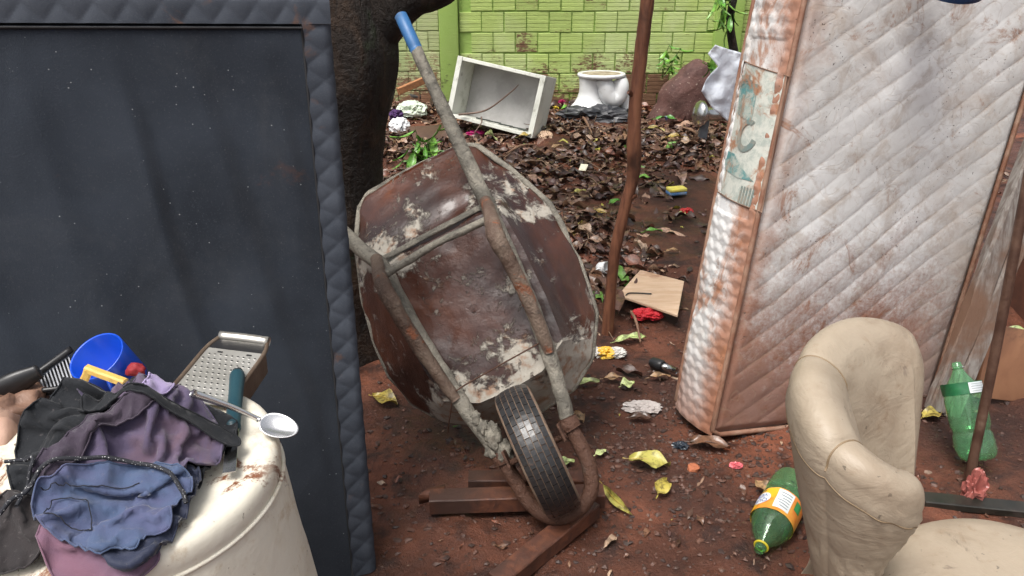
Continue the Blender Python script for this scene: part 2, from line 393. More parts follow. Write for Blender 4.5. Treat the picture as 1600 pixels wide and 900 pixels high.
# ------------------------------------------------------------------ black mattress on its side, leaning on the trunk
def mat_black_felt():
    m = NM('black_nonwoven_felt'); f = m.noise(260, 3, .7, 0); g = m.noise(3, 5, .6, .4)
    col = m.ramp(g, [(.35, (.0135, .0175, .025)), (.65, (.027, .034, .046))])
    col = m.mix(m.step(f, .55, .75), col, (.04, .046, .055))
    z = m.vor(55, 'F1'); col = m.mix(m.math('MULTIPLY', m.step(z, .10, .05), m.step(m.noise(23, 2), .52, .6)), col, (.22, .23, .24)); col = m.mix(m.math('MULTIPLY', m.step(m.noise(2.2, 8, .75, .5, off=13.), .5, .72), .22), col, (.075, .077, .08))
    rust = m.step(m.noise(4.5, 6, .7, .5, off=6.), .66, .76); col = m.mix(m.math('MULTIPLY', rust, .55), col, (.09, .04, .025))
    return m.done(col, .95, m.bump(m.math('ADD', f, m.math('MULTIPLY', m.noise(700, 2), .5)), .5, .002), 0, .15, Sheen_Weight=.25, Sheen_Roughness=.5)
def mat_grey_quilt():
    m = NM('grey_quilted_border'); f = m.noise(300, 3, .7, 0, scale3=(1, 1, 3)); g = m.noise(6, 5, .6, .4)
    col = m.ramp(g, [(.35, (.034, .040, .052)), (.65, (.062, .071, .088))]); col = m.mix(m.math('MULTIPLY', m.step(f, .5, .7), .5), col, (.09, .098, .11))
    rust = m.step(m.noise(7, 6, .7, .5, off=2.), .60, .72); col = m.mix(m.math('MULTIPLY', rust, .6), col, (.16, .08, .045))
    return m.done(col, .85, m.bump(f, .4, .002), 0, .2)
def black_mattress():
    bR = np.array([-.352, 1.50, -.01]); up = nrm([-.04, .25, 1.375]); lf = np.array([-.913, -.408, 0]); lf = nrm(lf-up*np.dot(lf, up)); fr = nrm(np.cross(lf, up))
    if fr[1] > 0: fr = -fr
    Wd, H, TH = 1.88, 1.41, .17
    def S(s, t, h): return bR+np.multiply.outer(s, lf)+np.multiply.outer(t, up)+h[..., None]*fr
    T = Thing('mattress', 'black felt underside of a mattress with a grey quilted border standing on its side', 'mattress', bR)
    BW = .062
    # felt panel
    ns, nt_ = 240, 170; s, t = np.meshgrid(np.linspace(BW-.004, Wd-BW, ns), np.linspace(.0, H-BW-.004, nt_), indexing='ij')
    q = s-.22*(t-.7)+.05*fbm(xyz(s*1.5, t*1.5, 4), 2); w = (1-np.abs(np.sin(q*math.pi/.20)))**1.5
    q = q+.02*fbm(xyz(s*4, t*2, 15), 2); fq = 1-(q/.15) % 1; saw = np.where(fq < .72, (fq/.72)**1.6, 1-ss(.72, 1, fq)); amp_ = .6+.4*fbm(xyz(np.floor(q/.15)*3.7, t*1.2, 5), 2); w2 = np.sin(q*math.pi/.117+1.2)
    h = -.004+.034*saw*amp_*ss(H, 1.0, t)+.002*w2+.010*fbm(xyz(s*2.2, t*1.4, 8), 3)+.002*fbm(xyz(s*14, t*6, 2), 2)
    edge = np.minimum(s-BW+.004, H-BW-.004-t); h = h*ss(0, .06, edge)-.002
    T.part('felt_panel', (S(s, t, h).reshape(-1, 3), grid_faces(ns, nt_)), mat_black_felt())
    Q = mat_grey_quilt()
    def quilt(a, b, amp):           # diamonds: a along the strip, b across
        d1 = a/.06+b/.078; d2 = a/.06-b/.078
        return amp*(np.abs(np.sin(d1*math.pi))*np.abs(np.sin(d2*math.pi)))**.55
    def strip(a0, a1, pos, na, name, amp=.0045, wd=.062):
        # rolls from the front over the edge to the back
        b = np.concatenate([np.linspace(0, BW-.018, 16), BW-.018+np.linspace(.002, .032, 9), BW+.02+np.linspace(.0, TH-.03, 26)])
        a, bb = np.meshgrid(np.linspace(a0, a1, na), b, indexing='ij')
        r = .02; th = np.clip((bb-(BW-.018))/.032*math.pi/2, 0, math.pi/2); over = np.clip(bb-(BW+.014), 0, None)
        out = np.minimum(bb, BW-.018)+r*np.sin(th); dep = -(r-r*np.cos(th))-over
        qn = quilt(a, bb*.062/wd, amp)*(1-.6*np.sin(th)); out = out+qn*np.sin(th); dep = dep+qn*np.cos(th)
        T.part(name, (pos(a, out, dep+.0005).reshape(-1, 3), grid_faces(na, len(b))), Q)
    strip(0, Wd, lambda a, o, d: S(a, H-BW+o, d), 420, 'quilted_border')
    strip(0, H-BW, lambda a, o, d: S(BW-o, a, d), 330, 'quilted_border', .0034, .062)
    strip(0, H-BW, lambda a, o, d: S(Wd-BW+o, a, d), 330, 'quilted_border')
    # stitched seams between felt and border, and the far face
    seam = plain('black_thread', (.012, .012, .014), rough=.8)
    T.part('seam', tube([S(np.array(BW), np.array(z), np.array(.001)) for z in np.linspace(0, H-BW, 24)], .0028, 6), seam)
    T.part('seam', tube([S(np.array(x), np.array(H-BW-.008), np.array(.0015)) for x in np.linspace(BW, Wd-BW, 24)], .0028, 6), seam)
    c = S(np.array(Wd/2), np.array(H/2), np.array(-TH/2-.012)); bx = box((Wd-.03, TH-.03, H-.03), .02)
    T.part('mattress_core', (frame(bx[0], c, lf, -fr, up), bx[1]), plain('dark_foam_cover', (.03, .033, .04), rough=.9))
black_mattress()

# ------------------------------------------------------------------ stained white mattress leaning at the right
def white_mattress():
    B = np.array([.64, 2.03, .03]); up = nrm([.145, .15, 1.335]); r = nrm(np.array([.935, .35, -.1])); r = nrm(r-up*np.dot(r, up)); bk = nrm(np.cross(up, r))
    if bk[1] < 0: bk = -bk
    Wd, H, TH = .95, 1.88, .215
    S = lambda s, t, d: B+np.multiply.outer(s, r)+np.multiply.outer(t, up)+np.asarray(d)[..., None]*bk
    T = Thing('mattress', 'mud stained off-white quilted mattress leaning upright beside the armchair', 'mattress', B)
    def mat_cover(name, side):
        m = NM(name); x, y, z = m.sep(m.obj)
        # position along the mattress, measured in its own directions
        def dot(v):
            d = m.n('VectorMath'); d.operation = 'DOT_PRODUCT'; m.l(m.obj, d.inputs[0]); d.inputs[1].default_value = tuple(v); return d.outputs['Value']
        s, t = dot(r), dot(up)
        n1 = m.noise(3.2, 8, .68, .6); n2 = m.noise(11, 8, .7, .5, off=4.); n3 = m.noise(70, 5, .7, .2)
        col = m.ramp(m.noise(2.2, 6, .6, .3), [(.35, (.68, .68, .67)), (.65, (.50, .49, .47))])
        f = m.math('MULTIPLY', m.step(n2, .47, .66), .5); col = m.mix(f, col, (.36, .295, .24))
        f = m.math('MULTIPLY', m.step(m.noise(5, 9, .75, 1.2, off=8.), .545, .66), .8); col = m.mix(f, col, (.27, .13, .07))
        if not side:
            edge = m.math('MULTIPLY', m.step(m.math('ADD', s, m.math('MULTIPLY', n1, -.42)), -.10, -.22), .6); col = m.mix(edge, col, (.27, .125, .07))
            mud = m.step(m.math('ADD', t, m.math('MULTIPLY', m.math('ADD', n1, m.math('MULTIPLY', n3, .8)), -.75)), .10, -.46)
            col = m.mix(m.math('MULTIPLY', mud, .88), col, (.24, .105, .065))
            grey = m.step(m.math('ADD', s, m.math('MULTIPLY', n1, -.3)), .55, .8); col = m.mix(m.math('MULTIPLY', grey, .3), col, (.40, .38, .36))
        else:
            w = dot(bk); e = m.step(m.math('ADD', w, m.math('MULTIPLY', n2, -.16)), .03, -.06); col = m.mix(m.math('MULTIPLY', e, .9), col, (.30, .13, .07))
            f = m.step(m.noise(7, 8, .7, .7, scale3=(1, 1, .5), off=1.), .50, .62); col = m.mix(m.math('MULTIPLY', f, .8), col, (.33, .15, .08))
            mud = m.step(m.math('ADD', t, m.math('MULTIPLY', n1, -.6)), .05, -.3); col = m.mix(m.math('MULTIPLY', mud, .8), col, (.25, .11, .065))
        if not side:
            col = m.mix(m.math('MULTIPLY', m.math('MULTIPLY', m.sep(m.attr())[0], m.step(n2, .36, .6)), .5), col, (.30, .20, .13))
            col = m.mix(m.math('MULTIPLY', m.step(m.noise(1.7, 7, .7, .9, off=41.), .52, .66), .45), col, (.42, .33, .26))
        mo = m.math('MULTIPLY', m.step(m.noise(120, 2, .5), .66, .71), m.step(n1, .46, .6)); col = m.mix(m.math('MULTIPLY', mo, .85), col, (.05, .04, .035))
        # embroidered curved lines
        e1 = m.noise(9, 1.5, .4, .9, off=2.); ln = m.math('SUBTRACT', 1., m.step(m.math('ABSOLUTE', m.math('SUBTRACT', m.math('FRACT', m.math('MULTIPLY', e1, 7.)), .5)), .0, .07))
        if not side: col = m.mix(m.math('MULTIPLY', ln, .20), col, (.36, .28, .2))
        h = m.math('ADD', m.math('MULTIPLY', ln, -.12), m.math('ADD', m.math('MULTIPLY', n3, .4), m.math('MULTIPLY', n2, .5)))
        return m.done(col, .8, m.bump(h, .45, .006), 0, .2)
    CM, SM = mat_cover('white_damask_cover', False), mat_cover('white_damask_side', True)
    ns, nt_ = 200, 420; s, t = np.meshgrid(np.linspace(0, Wd, ns), np.linspace(0, H, nt_), indexing='ij')
    a = math.radians(38); wob = .006*fbm(xyz(s*5, t*5, 3), 2); qd = -s*math.sin(a)+t*math.cos(a)+wob; qc = s*math.cos(a+.25)+t*math.sin(a+.25)+wob
    puff = np.abs(np.sin(qd*math.pi/.074))**.3; cross = np.abs(np.sin(qc*math.pi/.085))**.3
    irr = .55+.45*ss(-.35, .35, fbm(xyz(s*3.1, t*3.1, 31), 3)); grv = np.clip(1-np.abs(np.sin(qd*math.pi/.074))*5, 0, 1)*irr+.35*np.clip(1-np.abs(np.sin(qc*math.pi/.085))*6, 0, 1); h = .0040*puff*irr*(.45+.55*cross)+.006*fbm(xyz(s*3, t*3, 6), 2)+.0012*fbm(xyz(s*17, t*17, 1), 2)
    ed = np.minimum(np.minimum(s, Wd-s), np.minimum(t, H-t)); h = h*ss(0, .05, ed)-.016*(1-ss(0, .035, ed))+.012*np.sin(s*4+t*3)*np.sin(t*2.2+1)*ss(0, .2, ed)
    T.part('cover_panel', (S(s, t, -h).reshape(-1, 3), grid_faces(ns, nt_)), CM, col=np.repeat(np.clip(grv, 0, 1).reshape(-1, 1), 3, 1))
    # left border with scale pattern
    nw, nt2 = 60, 420; w, t = np.meshgrid(np.linspace(0, TH, nw), np.linspace(0, H, nt2), indexing='ij')
    row = np.floor(t/.036); fx = (w/.052+.5*(row % 2)) % 1-.5; fy = (t/.036) % 1; arc = fy-.0+1.6*fx**2
    sc = .0085*np.clip(1-np.abs(arc % 1-.45)*1.2, 0, 1)**.7*(1-.6*np.abs(fx))
    lab = ss(.015, .03, w-.0)*0
    bul = .02*np.sin(np.pi*w/TH)
    plane_l = (t > .70)*(t < 1.215)*(w > .03)*(w < .175)
    o = bul+sc*(1-.85*plane_l)+.004*fbm(xyz(w*10, t*10, 2), 3); o = o*ss(0, .02, np.minimum(w, TH-w)+.004)
    ch = np.clip(.05-t, 0, None)*np.clip((TH*.5-w)/TH, 0, 1)*0
    T.part('side_panel', (S(-o, t, w).reshape(-1, 3), grid_faces(nw, nt2)), SM)
    for sgn, nm in ((1, 'side_panel'),):
        w, t = np.meshgrid(np.linspace(0, TH, 20), np.linspace(0, H, 60), indexing='ij'); o = .02*np.sin(np.pi*w/TH)
        T.part(nm, (S(Wd+o, t, w).reshape(-1, 3), grid_faces(20, 60)), SM)
    w, s2 = np.meshgrid(np.linspace(0, TH, 20), np.linspace(0, Wd, 60), indexing='ij'); o = .012*np.sin(np.pi*w/TH)
    T.part('end_panel', (S(s2, -o, w).reshape(-1, 3), grid_faces(20, 60)), SM); T.part('end_panel', (S(s2, H+o, w).reshape(-1, 3), grid_faces(20, 60)), SM)
    s2, t = np.meshgrid(np.linspace(0, Wd, 30), np.linspace(0, H, 60), indexing='ij')
    T.part('back_panel', (S(s2, t, np.full_like(s2, TH)).reshape(-1, 3), grid_faces(30, 60)), SM)
    PIP = plain('muddy_piping', (.22, .10, .06), (.32, .2, .14), sc=14, rough=.6, bump=.5, bsc=220, bd=.002)
    loop = lambda d: [S(np.array(x), np.array(y), np.array(d)) for x, y in [(0, .02)]+[(0, z) for z in np.linspace(.1, H-.05, 30)]+[(.03, H), (Wd-.03, H)]+[(Wd, z) for z in np.linspace(H-.05, .1, 20)]+[(Wd, .02), (Wd-.03, 0)]+[(x, 0) for x in np.linspace(Wd-.1, .1, 12)]+[(.03, 0)]]
    T.part('piping', tube(loop(.004), .0085, 8, closed=True), PIP); T.part('piping', tube(loop(TH), .0085, 8, closed=True), PIP)
    # maker's panel on the border: stitched lines and worn teal print
    nl = nrm(np.cross(up, bk));  nl = -nl if np.dot(nl, r) > 0 else nl
    org = S(np.array(-.0285), np.array(0.), np.array(0.))
    def fp(px, py): return on_plane(px, py, org, nl)
    def patch(name, poly, mat, off=.0, sub=None):
        P = np.array([fp(*p) for p in poly]); c = P.mean(0)
        uv = np.stack([(P-c)@bk, (P-c)@up], 1); V2, D, F = fill2d(uv, .006)
        wv = (c+V2[:, :1]*bk+V2[:, 1:]*up-B)@bk; so = -(.02*np.sin(np.pi*np.clip(wv, 0, TH)/TH)+.0052+off)
        V = c+V2[:, :1]*bk+V2[:, 1:]*up; V = V+r*((so-(V-B)@r))[:, None]
        return T.part(name, (V, F), mat, sub_of=sub)
    def teal(name, c1, c2):
        m = NM(name); n = m.noise(26, 8, .75, .4); n2 = m.noise(8, 7, .7, .6, off=3.)
        col = m.mix(m.step(n, .42, .62), c1, c2); col = m.mix(m.step(n2, .50, .62), col, (.34, .17, .095)); return m.done(col, .55, m.bump(n, .3, .003), 0, .4)
    TEAL = teal('worn_teal_print', (.09, .24, .24), (.40, .43, .38)); PALE = teal('worn_pale_print', (.55, .56, .50), (.36, .40, .36)); DK = teal('worn_dark_print', (.15, .21, .20), (.30, .27, .22)); STI = plain('brown_stitching', (.20, .12, .08), rough=.8)
    lab_o = patch('printed_label', [(1160, 98), (1219, 118), (1174, 330), (1120, 300)], PALE)
    patch('teal_field', [(1150, 122), (1184, 132), (1172, 192), (1150, 178)], TEAL, .0014, lab_o)
    patch('teal_field', [(1130, 234), (1146, 240), (1158, 262), (1172, 284), (1150, 277), (1126, 262)], TEAL, .0014, lab_o)
    ring = [(1166+16*math.cos(k), 212+24*math.sin(k)-8*math.cos(k)) for k in np.linspace(math.radians(40), math.radians(320), 26)]
    ri = [(1166+9*math.cos(k), 211+16*math.sin(k)-6*math.cos(k)) for k in np.linspace(math.radians(320), math.radians(40), 26)]
    patch('curl_emblem', ring+ri, DK, .0024, lab_o)
    for k in range(5):
        a = math.radians(-90+(k-2)*38); cx, cy = 1163+8*math.cos(a), 131+12*math.sin(a)
        patch('flower_petal', [(cx+4*math.cos(a+x)*(1.5 if i % 2 == 0 else .8), cy+5*math.sin(a+x)*(1.5 if i % 2 == 0 else .8)) for i, x in enumerate(np.linspace(0, 2*math.pi, 9)[:-1])], DK, .0024, lab_o)
    for k in range(5):
        patch('text_line', [(1157+k*3.6, 290+k*1.1), (1159+k*3.6, 290.8+k*1.1), (1152+k*3.6, 318+k*1.2), (1150+k*3.6, 317+k*1.2)], DK, .0024, lab_o)
    for a_, b_ in (((1157, 95), (1224, 119)), ((1114, 299), (1180, 332)), ((1157, 95), (1114, 299)), ((1221, 118), (1180, 332))):
        P = [fp(a_[0]+(b_[0]-a_[0])*k, a_[1]+(b_[1]-a_[1])*k) for k in np.linspace(0, 1, 12)]
        P = [p+r*(-(.02*math.sin(math.pi*min(max((p-B)@bk, 0), TH)/TH)+.006)-(p-B)@r) for p in P]
        T.part('stitched_line', tube(P, .0018, 6), STI)
white_mattress()
# ------------------------------------------------------------------ wheelbarrow standing on its nose, underside to the camera
def wheelbarrow():
    u = np.array([-.44474, .50435, .74016]); v = np.array([.88494, .11999, .44997]); w = -np.cross(u, v); O = np.array([.065, 1.725, .232])
    L = lambda P: frame(np.atleast_2d(np.asarray(P, float)), O, u, v, w)
    T = Thing('wheelbarrow', 'rusty cement-crusted wheelbarrow tipped upright on its wheel against the tree trunk', 'wheelbarrow', (.12, 1.66, 0))
    iu, iv = tuple(u), tuple(v)
    def mat_tray():
        m = NM('rusty_tray_with_cement'); off = O-T.loc
        def dot(a):
            d = m.n('VectorMath'); d.operation = 'DOT_PRODUCT'; m.l(m.obj, d.inputs[0]); d.inputs[1].default_value = tuple(a)
            return m.math('SUBTRACT', d.outputs['Value'], float(np.dot(off, a)))
        U = dot(u); V_ = dot(v)
        n1 = m.noise(4.5, 8, .68, .5); n2 = m.noise(16, 8, .72, .4, off=2.); n3 = m.noise(60, 6, .7, .2)
        col = m.ramp(m.noise(3., 6, .62, .4, off=7.), [(.30, (.009, .004, .003)), (.46, (.028, .008, .0045)), (.62, (.068, .019, .0075)), (.80, (.16, .05, .015))])
        col = m.mix(m.step(n2, .55, .7), col, (.028, .013, .010))
        # dried cement: more towards the nose and the rear bend of the pan
        cnr = m.math('MULTIPLY', m.math('MULTIPLY', m.step(m.math('ABSOLUTE', m.math('SUBTRACT', U, .60)), .06, .0), m.step(V_, .18, .24)), .16)
        zone = m.math('ADD', cnr, m.math('ADD', m.math('MULTIPLY', m.step(U, .36, .10), .15), m.math('MULTIPLY', m.math('SUBTRACT', 1., m.step(m.math('ABSOLUTE', m.math('SUBTRACT', U, .70)), .0, .13)), .10)))
        f = m.math('ADD', m.math('ADD', m.math('MULTIPLY', n1, .62), m.math('MULTIPLY', n2, .38)), zone)
        cem = m.step(f, .545, .60)
        streak = m.step(m.noise(9, 8, .75, 1.4, off=5.), .60, .66)
        cem = m.math('MAXIMUM', cem, m.math('MULTIPLY', streak, .55))
        cc = m.mix(n3, (.48, .45, .39), (.25, .225, .185)); cc = m.mix(m.step(m.noise(30, 5, .6), .5, .7), cc, (.28, .17, .11))
        col = m.mix(m.math('MULTIPLY', cem, .92), col, cc)
        ro = m.math('ADD', .33, m.math('MULTIPLY', cem, .4)); ro = m.math('ADD', ro, m.math('MULTIPLY', n3, .12))
        h = m.math('ADD', m.math('MULTIPLY', cem, .9), m.math('ADD', m.math('MULTIPLY', n3, .35), m.math('MULTIPLY', n2, .25)))
        return m.done(col, ro, m.bump(h, .75, .008), 0, .45, Coat_Weight=m.math('MULTIPLY', m.math('SUBTRACT', 1., cem), .35), Coat_Roughness=.14)
    TR = mat_tray()
    def mat_arm(name, c_or, amt, base=((.10, .092, .075), (.25, .228, .185))):
        m = NM(name); a = m.noise(8, 8, .72, .4); b = m.noise(45, 6, .7, .3); c = m.noise(130, 4, .6)
        cc = m.mix(m.step(a, .38, .62), base[0], base[1]); cc = m.mix(m.step(b, .55, .75), cc, (.07, .055, .045))
        f = m.step(m.noise(11, 7, .7, .6, off=6.), amt, amt+.07); col = m.mix(f, cc, m.mix(b, c_or, tuple(x*.4 for x in c_or)))
        return m.done(col, .62, m.bump(m.math('ADD', m.math('MULTIPLY', b, .8), m.math('MULTIPLY', c, .35)), .9, .012), 0, .4)
    ARM = mat_arm('cement_crusted_tube', (.20, .08, .04), .67); LEG = mat_arm('orange_worn_leg', (.26, .085, .035), .56, ((.085, .05, .035), (.16, .115, .085))); RUSTY = mat_arm('bare_rusty_tube', (.11, .05, .03), .35, ((.05, .032, .024), (.10, .06, .042)))
    # pan: rings from the middle of the floor to the rolled rim, underside towards +w
    def ring(pts, n=400): 
        P = np.array(pts, float); P = np.vstack([P, P[:1]]); d = np.r_[0, np.cumsum(np.linalg.norm(np.diff(P, axis=0), axis=1))]; q = np.linspace(0, d[-1], n, endpoint=False)
        return np.stack([np.interp(q, d, P[:, k]) for k in range(2)], 1)
    def sym(half): return half+[(a, -b) for a, b in half[::-1]]
    flo = ring(sym([(.645, .03), (.642, .12), (.636, .20), (.50, .207), (.34, .203), (.215, .19), (.165, .10), (.16, .03)]))
    rim_r = [(.925, .03), (.918, .165), (.885, .215), (.77, .275), (.605, .33), (.42, .335), (.25, .305), (.14, .235), (.078, .14), (.066, .03)]
    rim_l = [(.066, -.03), (.098, -.15), (.165, -.255), (.262, -.322), (.37, -.348), (.50, -.345), (.605, -.33), (.77, -.275), (.885, -.215), (.918, -.165), (.925, -.03)]      # left side bent outwards
    rim = ring(rim_r+rim_l)
    # re-sample both rings by angle about a common middle so that they pair up
    def by_angle(R, c, n=120):
        d = R-c; a = np.arctan2(d[:, 1], d[:, 0]); o = np.argsort(a); a = a[o]; rr = np.linalg.norm(d, axis=1)[o]; aa = np.r_[a-2*math.pi, a, a+2*math.pi]; r3 = np.r_[rr, rr, rr]
        q = np.linspace(-math.pi, math.pi, n, endpoint=False); return q, np.interp(q, aa, r3)
    cF = np.array([.40, 0.]); n = 240; q, rf = by_angle(flo, cF, n); _, rr = by_angle(rim, np.array([.47, 0.]), n)
    rows = []
    for k in np.linspace(.004, 1, 22): rows.append((cF, rf*k, np.full(n, -.033)))
    for k in np.linspace(.02, 1, 26):
        e = k; c = cF*(1-e)+np.array([.47, 0])*e; rad = rf*(1-e)+rr*e
        rows.append((c, rad, np.full(n, -.033-.167*k)))
    V = []
    for c, rad, wz in rows: V.append(np.stack([c[0]+rad*np.cos(q), c[1]+rad*np.sin(q), wz], 1))
    V = np.concatenate(V); k = fbm(V*7, 3)*.006+fbm(V*22, 2)*.002; V[:, 2] += k; V[:, :2] *= (1+.25*k)[:, None]
    # dents and creases of the hammered sheet
    V[:, 2] += -.012*np.exp(-(((V[:, 0]-.70)/.03)**2))*(np.abs(V[:, 1]) < .3)-.014*np.exp(-(((V[:, 1]-.235)/.02)**2))*(V[:, 0] > .2)
    pan = T.part('tray', (L(V), grid_faces(len(rows), n, cv=True)+[tuple(range(n))[::-1]]), TR); pan.data.set_sharp_from_angle(angle=math.radians(16)); solid(pan, .003)
    RC = np.stack([.47+rr*np.cos(q), rr*np.sin(q), np.full(n, -.203)], 1); RC[:, 2] += .010*fbm(RC*6, 3); RC[:, :2] += .006*fbm(RC*9+4, 2)[:, None]
    T.part('rim', tube(L(RC), .010, 10, closed=True, sx=.6), ARM, sub_of=pan)
    # folded flange at the rear bend of the pan
    def flap(pts, th=.004):
        a = np.array(pts, float); m_ = 14; S_ = np.array([[a[0]*(1-s)*(1-t)+a[1]*s*(1-t)+a[2]*s*t+a[3]*(1-s)*t for t in np.linspace(0, 1, 4)] for s in np.linspace(0, 1, m_)]).reshape(-1, 3)
        S_[:, 2] += .006+.006*fbm(S_*14, 2); return L(S_), grid_faces(m_, 4)
    solid(T.part('patch_strip', flap([(.655, -.205, -.036), (.655, .20, -.036), (.672, .20, -.040), (.672, -.205, -.040)]), ARM, sub_of=pan), .004)
    def lumpy(P, R, nn=16, mm=60, amp=.16, fr=30, seed=0):
        Vt, F = tube(L(P), R, nn, mm); Q = spline(np.hstack([L(P), np.broadcast_to(np.asarray(R, float), (len(P),))[:, None]]), mm); C = np.repeat(Q[:, :3], nn, 0)
        return C+(Vt-C)*(1+amp*fbm(Vt*fr+seed, 4))[:, None], F
    for sd in (1, -1):
        A = [(-.005, .102, 0), (.12, .128, 0), (.24, .146, 0), (.40, .163, 0), (.55, .171, 0), (.63, .174, 0), (.80, .180, -.004), (.95, .186, -.004), (1.10, .192, 0), (1.195, .196, 0)]
        if sd < 0: A = A[:6]+[(.72, .215, -.015), (.80, .245, -.02), (.92, .27, -.02), (1.06, .285, -.02), (1.19, .295, -.02)]
        arm = T.part('handle_arm', lumpy([(a, b*sd, c) for a, b, c in A], [.020, .0215, .022, .0215, .021, .0225, .022, .020, .018, .0165] if sd > 0 else [.020, .022, .023, .0225, .0215, .022, .022, .0215, .021, .019, .0165], seed=sd, mm=110, amp=.10), ARM)
        T.part('grip', tube(L([(a_, (b_ if sd > 0 else b_+.099)*sd, 0 if sd > 0 else -.02) for a_, b_ in ((1.16, .1945), (1.17, .195), (1.22, .197), (1.282, .1995), (1.286, .1996))]), [.0175, .0195, .0195, .0190, .014], 20), plain('blue_rubber_grip', (.035, .14, .33), (.025, .10, .24), rough=.45, dirt=(.06, .07, .08), damt=(.55, .7)), sub_of=arm)
        lg = [(.66, .176*sd, .018), (.615, .176*sd, .06), (.565, .17*sd, .112), (.52, .165*sd, .128), (.47, .166*sd, .112), (.36, .162*sd, .068), (.25, .152*sd, .030), (.20, .145*sd, .016)]
        T.part('leg', lumpy(lg, [.017, .019, .022, .024, .022, .0195, .018, .015], seed=9+sd, mm=60, amp=.09), LEG)
        # axle bracket and clamp
        T.part('axle_clamp', lumpy([(-.014, .104*sd, .0), (.0, .103*sd, .0), (.022, .104*sd, .0)], [.028, .0305, .028], 16, 12, .05), RUSTY)
        br = box((.05, .007, .085), .002); T.part('axle_bracket', (L(br[0]+np.array([-.005, .082*sd, .036])), br[1]), RUSTY, False)
        if sd < 0:
            for k_, (a, b, c, s_) in enumerate([(.02, -.09, .012, .03), (.06, -.098, .018, .026), (.10, -.112, .016, .022), (.03, -.118, .01, .022), (.075, -.088, .008, .022), (.13, -.12, .014, .018)]):
                lv, lf_ = lump((s_*1.2, s_*.8, s_*.75), .45, 2.2, 3, k_); T.part('cement_clod', (L(lv+np.array([a, b, c])), lf_), ARM)
    # flat bar between the legs
    T.part('cross_bar', lumpy([(.592, -.185, .072), (.598, -.09, .070), (.604, .0, .068), (.600, .09, .070), (.594, .185, .072)], .011, 10, 40, .12, 40, 3), ARM)
    # tube loop round the wheel
    lp = [(.0, .102, .0), (-.06, .105, .002), (-.12, .101, .004), (-.175, .080, .006), (-.207, .035, .006), (-.212, -.015, .006), (-.19, -.060, .006), (-.145, -.086, .004), (-.08, -.097, .002), (.0, -.102, 0)]
    T.part('wheel_guard', lumpy(lp, .0205, 16, 90, .05, 40, 2), RUSTY)
    # wire tied round the arms and under the pan
    T.part('tie_wire', tube(L([(.235, .165, .02), (.232, .05, .006), (.228, -.05, .004), (.222, -.122, .026), (.21, -.15, .012), (.16, -.20, -.04), (.13, -.235, -.10)]), .0022, 6, 60), RUSTY)
    # wheel
    wc = np.array([-.018, 0., .048]); RW, TW = .180, .051
    wx = nrm([-.03, 1, -.13]); wz = nrm(np.cross([1, 0, 0], wx)); wy = np.cross(wx, wz)
    def wheel_pt(rad, ang, x): return wc+x*wx+rad*(math.cos(ang)*wy+math.sin(ang)*wz)
    def lath(prof, nn=64):
        V = np.array([wheel_pt(r_, 2*math.pi*k/nn, x) for r_, x in prof for k in range(nn)]); return L(V), grid_faces(len(prof), nn, cv=True)
    crown = [(RW-.004-.012*(abs(x)/TW)**2.6, x) for x in np.linspace(-TW*.93, TW*.93, 15)]
    prof = [(.098, -.030), (.105, -.040), (.13, -TW-.001), (.155, -TW)]+crown+[(.155, TW), (.13, TW+.001), (.105, .040), (.098, .030), (.098, -.030)]
    RUB = plain('worn_black_rubber', (.014, .014, .015), (.022, .021, .021), rough=.30, bump=.25, bsc=90, dirt=(.10, .065, .045), damt=(.60, .72), dsc=9)
    MUDL = plain('mud_in_tread', (.14, .085, .055), (.21, .15, .105), sc=30, rough=.8, bump=.4)
    wheel = T.part('wheel', lath([(.030, -.030), (.085, -.022), (.098, -.033), (.105, -.033), (.105, .033), (.098, .033), (.085, .022), (.030, .030), (.030, -.030)], 40), RUSTY)
    tyre = T.part('tyre', lath(prof), MUDL, sub_of=wheel)
    T.part('axle', tube(L([(wc[0], -.088, wc[2]), (wc[0], .088, wc[2])]), .009, 10), RUSTY)
    # tread: brick-shaped blocks round the tyre
    nb = 38; lanes = np.linspace(-TW*.90, TW*.90, 7); blocks = []
    for j in range(6):
        x0, x1 = lanes[j]+.0009, lanes[j+1]-.0009
        for k in range(nb):
            a0 = 2*math.pi*(k+(.5 if j % 2 else 0))/nb; da = 2*math.pi/nb; g = .0011/RW; B_ = []
            rx = lambda x: -.004-.012*(abs(x)/TW)**2.6
            for lift in (-.001, .0042):
                for aa in np.linspace(a0+g, a0+da-g, 3):
                    for x in (x0, x1): B_.append(wheel_pt(RW+rx(x)+lift, aa, x))
            F_ = [(6, 7, 9, 8), (8, 9, 11, 10), (0, 6, 8, 2), (2, 8, 10, 4), (1, 3, 9, 7), (3, 5, 11, 9), (0, 1, 7, 6), (4, 10, 11, 5)]
            blocks.append((L(np.array(B_)), F_))
    # the blocks that face the camera are parts of their own, the rest is one piece
    seen = []; rest = []
    toc = CP-O
    for b in blocks:
        c = b[0].mean(0); nn_ = nrm(c-L([wc])[0])
        (seen if np.dot(nn_, nrm(CP-c)) > .18 else rest).append(b)
    for b in seen[:300]: T.part('tread_block', b, RUB, False, sub_of=wheel)
    T.part('tread', cat(*(rest+seen[300:])), RUB, False, sub_of=wheel, kind='stuff')
wheelbarrow()
